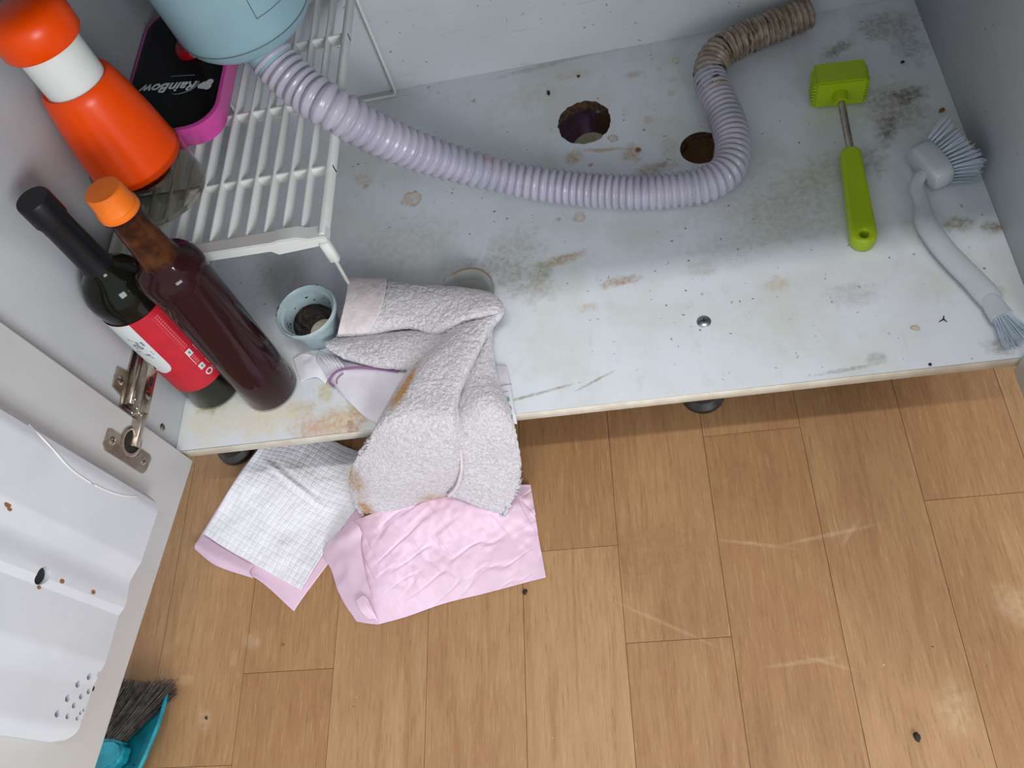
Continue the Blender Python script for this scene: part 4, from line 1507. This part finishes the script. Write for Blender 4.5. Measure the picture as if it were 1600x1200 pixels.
# handle with a hanging hole
hl = bmesh.new()
n_h = 26
ha, hb_ = Vector((0.8598, 0.3030, 0)) - mo, Vector((0.8485, 0.1600, 0)) - mo
dr = (hb_ - ha).normalized()
sd = Vector((-dr.y, dr.x, 0))
Lh = (hb_ - ha).length
outl = []
for k in range(9):
    a = math.pi * k / 8
    outl.append(ha + dr * (0.009 - 0.009 * math.sin(a)) + sd * (0.0118 * math.cos(a)))
outl2 = []
for k in range(13):
    a = math.pi * k / 12
    outl2.append(ha + dr * (Lh - 0.0145 + 0.0145 * math.sin(a)) - sd * (0.0145 * math.cos(a)))
poly = outl + outl2
cu = bpy.data.curves.new('handle', 'CURVE')
cu.dimensions = '2D'
cu.fill_mode = 'BOTH'
cu.extrude = 0.0060
cu.bevel_depth = 0.0036
cu.bevel_resolution = 3
cu.offset = -0.0034
for pts in (poly, [hb_ - dr * 0.0130 + Vector((0.0052 * math.cos(t_), 0.0052 * math.sin(t_), 0)) for t_ in np.linspace(0, 2 * math.pi, 24, endpoint=False)]):
    s_ = cu.splines.new('POLY')
    s_.points.add(len(pts) - 1)
    for q_, p_ in zip(s_.points, pts):
        q_.co = (p_.x, p_.y, 0, 1)
    s_.use_cyclic_u = True
co_ = bpy.data.objects.new('tmp', cu)
COL.objects.link(co_)
bpy.context.view_layer.update()
dg = bpy.context.evaluated_depsgraph_get()
hme = bpy.data.meshes.new_from_object(co_.evaluated_get(dg))
bpy.data.objects.remove(co_, do_unlink=True)
hme.materials.clear()
for v in hme.vertices:
    v.co.z += 0.0100 + 0.006 * max(0, min(1, (v.co.y + 0.10) / 0.10)) * 0.8
sharp(link('handle', hme, MAT['lime'], mt), 50)

# ------------------------------------------------------------------ dish brush
br = empty('dish_brush', (0.935, 0.15, 0))
tag(br, 'grey white plastic dish brush with bristles at both ends by the right panel', 'brush')
bo = Vector((0.935, 0.15, 0))
hp2 = [(1450, 266, .022), (1439, 274, .020), (1432, 292, .016), (1441, 318, .013), (1446, 346, .012), (1466, 378, .012), (1492, 408, .012), (1520, 436, .012), (1540, 458, .012), (1550, 472, .012)]
tube('handle', [P(*q) - bo for q in hp2], [.0060, .0070, .0080, .0086, .0118, .0126, .0130, .0130, .0134, .0118], MAT['brush'], br, 20, 60, 0.62)
tube('ferrule', [P(1545, 466, .013) - bo, P(1556, 482, .013) - bo, P(1567, 497, .014) - bo], [.0100, .0112, .0122], MAT['brush'], br, 20, 12, 0.8)
hc = Vector((0.9420, 0.2560, 0.0225)) - bo
bd = Vector((0.93, 0.30, 0.12)).normalized()          # bristle direction
ld_ = Vector((0.27, -0.95, 0)).normalized()
ld_ = (ld_ - bd * ld_.dot(bd)).normalized()
ud = bd.cross(ld_).normalized()
lv, lf = [], []
prof = [(-0.0140, 0.80), (-0.0125, 0.93), (-0.0080, 0.98), (0.0, 1.0), (0.0085, 0.97), (0.0100, 0.92), (0.0104, 0.0)]
nsg = 36
for w_, s_ in [(-0.0141, 0.0)] + prof:
    for k in range(nsg):
        a = 2 * math.pi * k / nsg
        ca, sa = math.cos(a), math.sin(a)
        lv.append(hc + bd * w_ + ld_ * (0.0300 * s_ * math.copysign(abs(ca) ** 0.62, ca)) + ud * (0.0185 * s_ * math.copysign(abs(sa) ** 0.62, sa)))
for i in range(len(prof)):
    for k in range(nsg):
        k2 = (k + 1) % nsg
        lf.append((i * nsg + k, i * nsg + k2, (i + 1) * nsg + k2, (i + 1) * nsg + k))
hd_ = pydata('head', lv, lf, MAT['brush'], br)
sharp(hd_, 50)


def bristles(name, roots, mat, parent, r0, r1, stuff=True):
    V_, F_ = [], []
    for a, b in roots:
        d_ = (b - a).normalized()
        s_ = d_.orthogonal().normalized()
        u_ = d_.cross(s_)
        k0 = len(V_)
        for c_, r in ((a, r0), (b, r1)):
            for k in range(3):
                an = 2 * math.pi * k / 3
                V_.append(c_ + (s_ * math.cos(an) + u_ * math.sin(an)) * r)
        for k in range(3):
            F_.append((k0 + k, k0 + (k + 1) % 3, k0 + 3 + (k + 1) % 3, k0 + 3 + k))
        F_.append((k0 + 3, k0 + 4, k0 + 5))
    o = pydata(name, V_, F_, mat, parent)
    if stuff:
        o['kind'] = 'stuff'
    return o


rnd = random.Random(11)
roots = []
for gi in range(11):
    for gj in range(6):
        cl_, cu_ = -0.92 + 1.84 * gi / 10, -0.86 + 1.72 * gj / 5
        tuft = hc + bd * 0.0098 + ld_ * (0.0275 * cl_) + ud * (0.0165 * cu_)
        for j in range(12):
            jit = Vector((rnd.uniform(-1, 1), rnd.uniform(-1, 1), rnd.uniform(-1, 1)))
            tip = tuft + bd * rnd.uniform(0.024, 0.030) + ld_ * (0.0120 * cl_) + ud * (0.007 * cu_) + jit * 0.0024
            if (tip + bo).z < 0.0008:
                tip.z = 0.0008
            roots.append((tuft + jit * 0.0006, tip))
bristles('bristles', roots, MAT['bristle'], br, 0.00042, 0.0003)
roots = []
e0, e1 = P(1565, 495, .014) - bo, P(1592, 530, .011) - bo
dd_ = (e1 - e0).normalized()
sdv = Vector((-dd_.y, dd_.x, 0))
for k in range(300):
    a = 2 * math.pi * rnd.random()
    rr = math.sqrt(rnd.random())
    c_, s_ = rr * math.cos(a), rr * math.sin(a)
    st_ = e0 + sdv * (0.0095 * c_) + Vector((0, 0, 0.0070 * s_))
    ln = rnd.uniform(0.027, 0.034)
    tip = st_ + dd_ * ln + sdv * (0.0100 * c_) + Vector((0, 0, 0.003 * s_)) + Vector((rnd.uniform(-1, 1), rnd.uniform(-1, 1), 0)) * 0.002
    tip.z = max(tip.z, 0.0008)
    roots.append((st_, tip))
bristles('bristles', roots, MAT['bristle'], br, 0.00042, 0.0003)

# ------------------------------------------------------------------ dustpan and broom under the left door
dp = empty('dustpan', (-0.12, -0.38, FZ))
tag(dp, 'teal plastic dustpan with crumbs on the floor under the left door', 'dustpan')
do = np.array([-0.12, -0.38, FZ])


def rows_w(rows):
    return [[Vector(q) for q in r] for r in rows]


zb = FZ
pan = patch_grid(rows_w([
    [(-0.245, -0.262, zb + .003), (-0.16, -0.258, zb + .002), (-0.075, -0.262, zb + .002), (-0.052, -0.264, zb + .005), (-0.041, -0.266, zb + .016)],
    [(-0.245, -0.300, zb + .006), (-0.16, -0.300, zb + .005), (-0.080, -0.300, zb + .005), (-0.055, -0.302, zb + .010), (-0.040, -0.304, zb + .026)],
    [(-0.240, -0.360, zb + .010), (-0.16, -0.360, zb + .009), (-0.095, -0.360, zb + .010), (-0.072, -0.362, zb + .016), (-0.055, -0.364, zb + .034)],
    [(-0.225, -0.420, zb + .014), (-0.16, -0.420, zb + .013), (-0.120, -0.420, zb + .016), (-0.100, -0.420, zb + .026), (-0.085, -0.420, zb + .044)],
    [(-0.215, -0.440, zb + .044), (-0.16, -0.442, zb + .044), (-0.125, -0.440, zb + .044), (-0.112, -0.438, zb + .046), (-0.100, -0.436, zb + .050)],
]), 50, 60)
sheet('pan', pan - do, 0.0022, MAT['teal'], dp)
tube('rim', [Vector(pan[k, -1] - do) for k in range(0, 50, 4)], 0.0026, MAT['teal'], dp, 8, 40)
tube('handle', [Vector((-0.165, -0.44, FZ + .040)) - Vector(do), Vector((-0.168, -0.50, FZ + .045)) - Vector(do), Vector((-0.17, -0.56, FZ + .045)) - Vector(do)], [0.012, 0.011, 0.013], MAT['teal'], dp, 14, 20)
tube('rubber_lip', [Vector((-0.245, -0.259, zb + .0015)) - Vector(do), Vector((-0.16, -0.255, zb + .0012)) - Vector(do), Vector((-0.075, -0.259, zb + .0012)) - Vector(do), Vector((-0.0365, -0.264, zb + .004)) - Vector(do)], 0.0012, MAT['black_plastic'], dp, 6, 20)
for k in range(10):
    b_ = bmesh.new()
    bmesh.ops.create_icosphere(b_, subdivisions=1, radius=rnd.uniform(0.0007, 0.0014))
    c_ = frombm('dirt_speck', b_, MAT['crumb_dark'], dp)
    i_, j_ = rnd.randrange(12, 38), rnd.randrange(38, 54)
    c_.location = Vector(pan[i_, j_] - do) + Vector((0, 0, 0.001))

bro = empty('hand_broom', (-0.12, -0.33, FZ + 0.02))
tag(bro, 'teal hand broom with grey brown bristles resting in the dustpan', 'broom')
bro_o = Vector((-0.12, -0.33, FZ + 0.02))
# block: shallow wedge
bm = bmesh.new()
blk = [(-0.185, -0.352), (-0.090, -0.352), (-0.076, -0.346), (-0.070, -0.334), (-0.073, -0.322), (-0.084, -0.316), (-0.185, -0.313)]
vv = [bm.verts.new(Vector((x, y, FZ + 0.020)) - bro_o) for x, y in blk]
f = bm.faces.new(vv)
r_ = bmesh.ops.extrude_face_region(bm, geom=[f])
for v in r_['geom']:
    if isinstance(v, bmesh.types.BMVert):
        v.co.z += 0.020
bmesh.ops.recalc_face_normals(bm, faces=bm.faces)
bmesh.ops.bevel(bm, geom=list(bm.edges), offset=0.004, segments=3, affect='EDGES')
sharp(frombm('block', bm, MAT['teal'], bro), 50)
tube('handle', [Vector((-0.14, -0.345, FZ + 0.034)) - bro_o, Vector((-0.146, -0.40, FZ + 0.052)) - bro_o, Vector((-0.15, -0.50, FZ + 0.062)) - bro_o], [0.011, 0.009, 0.011], MAT['teal'], bro, 14, 24)
roots = []
for k in range(900):
    s_ = rnd.random()
    h = rnd.random()
    a = Vector((-0.180 + s_ * 0.100, -0.318 + rnd.uniform(-.002, .002), FZ + 0.022 + h * 0.014)) - bro_o
    tipx = -0.175 + s_ * 0.145 + rnd.uniform(-.004, .004)
    tipy = -0.246 - 0.006 * s_ + rnd.uniform(-.007, .006) - 0.020 * (1 - h) * rnd.random()
    b = Vector((tipx, tipy, FZ + 0.008 + h * 0.018)) - bro_o
    roots.append((a, b))
bristles('bristles', roots, MAT['broom'], bro, 0.0009, 0.0005)

# ------------------------------------------------------------------ things below the hole
B1 = pg([
    [(856, 168, -.135), (882, 166, -.100), (905, 160, -.070), (924, 162, -.070), (930, 166, -.130)],
    [(856, 192, -.130), (884, 192, -.090), (907, 188, -.060), (926, 190, -.066), (932, 194, -.130)],
    [(858, 215, -.130), (885, 215, -.090), (908, 212, -.066), (928, 214, -.076), (935, 216, -.130)],
    [(862, 240, -.140), (888, 240, -.110), (908, 238, -.100), (926, 238, -.105), (937, 238, -.138)],
], 50, 60)
B1 = B1 + grid_normals(B1) * (0.004 * vnoise(B1 * 45, 6))[..., None]
B1[..., 2] = np.maximum(B1[..., 2], FZ + 0.001)
bag = sheet('plastic_bag', B1, 0.0004, MAT['bag'])
tag(bag, 'crumpled purple plastic bag seen through the larger round hole', 'bag')
dsc = lathe('cutout_disc', [(0.0, 0.0), (0.033, 0.0), (0.034, 0.002), (0.034, 0.011), (0.033, 0.012), (0.0, 0.012)], MAT['cup_floor'], None, 36)
dq = P(922, 226, -0.040)
dsc.location = (dq.x, dq.y, -0.052)
dsc.rotation_euler = (math.radians(8), 0, 0)
dsc.scale = (0.8, 0.8, 0.5)
tag(dsc, 'round offcut of white board resting on the purple bag under the hole', 'offcut')

# ------------------------------------------------------------------ crumbs
def crumb(px, py, z, r, mat, label, sx=1.0, sy=1.6, rot=0.3, name='crumb'):
    b_ = bmesh.new()
    bmesh.ops.create_icosphere(b_, subdivisions=2, radius=r)
    for v in b_.verts:
        v.co *= 1 + 0.35 * float(vnoise(np.array(v.co) * (1.3 / r) + px, 2))
        v.co.x *= sx
        v.co.y *= sy
        v.co.z *= 0.6
    o = frombm(name, b_, mat, None, True)
    q_ = P(px, py, z)
    mz = min(v.co.z for v in o.data.vertices)
    o.location = (q_.x, q_.y, z - mz + 0.0001)
    o.rotation_euler = (0, 0, rot)
    tag(o, label, 'crumb')
    return o


crumb(820, 925, FZ, .0026, MAT['crumb_dark'], 'black crumb on the wood floor below the pink pad', 1, 1.5, -.5)
crumb(1432, 1151, FZ, .0034, MAT['crumb_dark'], 'ragged black crumb near the bottom right of the wood floor', 1, 1.6, .2)
crumb(1430, 514, 0, .0030, MAT['crumb_pale'], 'pale seed husk on the shelf near the front right', 1.5, .9, -.6, 'seed_husk')
crumb(1453, 570, 0, .0016, MAT['crumb_dark'], 'black speck at the front edge of the shelf, right side', 1, 1)
crumb(1471, 174, 0, .0032, MAT['crumb_tan'], 'orange brown crumb on the shelf above the dish brush head', 1.4, .8, .5)
crumb(997, 236, 0, .0034, MAT['crumb_tan'], 'brown crumb on the shelf between the two holes', 1.1, .9)
crumb(857, 146, 0, .0026, MAT['crumb_dark'], 'dark oval crumb on the shelf left of the larger hole', .8, 1.8, .1)
crumb(904, 120, 0, .0020, MAT['crumb_dark'], 'small dark crumb near the back joint above the larger hole', 1.3, 1)
crumb(1410, 98, 0, .0022, MAT['crumb_dark'], 'small black crumb right of the tenderizer head', 1.3, 1)
crumb(323, 1122, FZ, .0017, MAT['crumb_dark'], 'small dark crumb on the floor beside the dustpan', 1, 1.3)
crumb(443, 1008, FZ, .0016, MAT['crumb_tan'], 'tiny tan crumb on the floor below the quilted pad tip', 1.2, 1)
# three-pronged twig on the shelf
tw = empty('twig', P(1474, 499, 0.001))
tag(tw, 'tiny three-pronged twig on the shelf near the brush', 'twig')
for dx, dy in ((-7, 4), (1, -6), (6, 4)):
    tube('prong', [Vector((0, 0, .0005)), P(1474 + dx, 499 + dy, .0012) - P(1474, 499, 0.001)], [.0008, .0004], MAT['crumb_dark'], tw, 6)
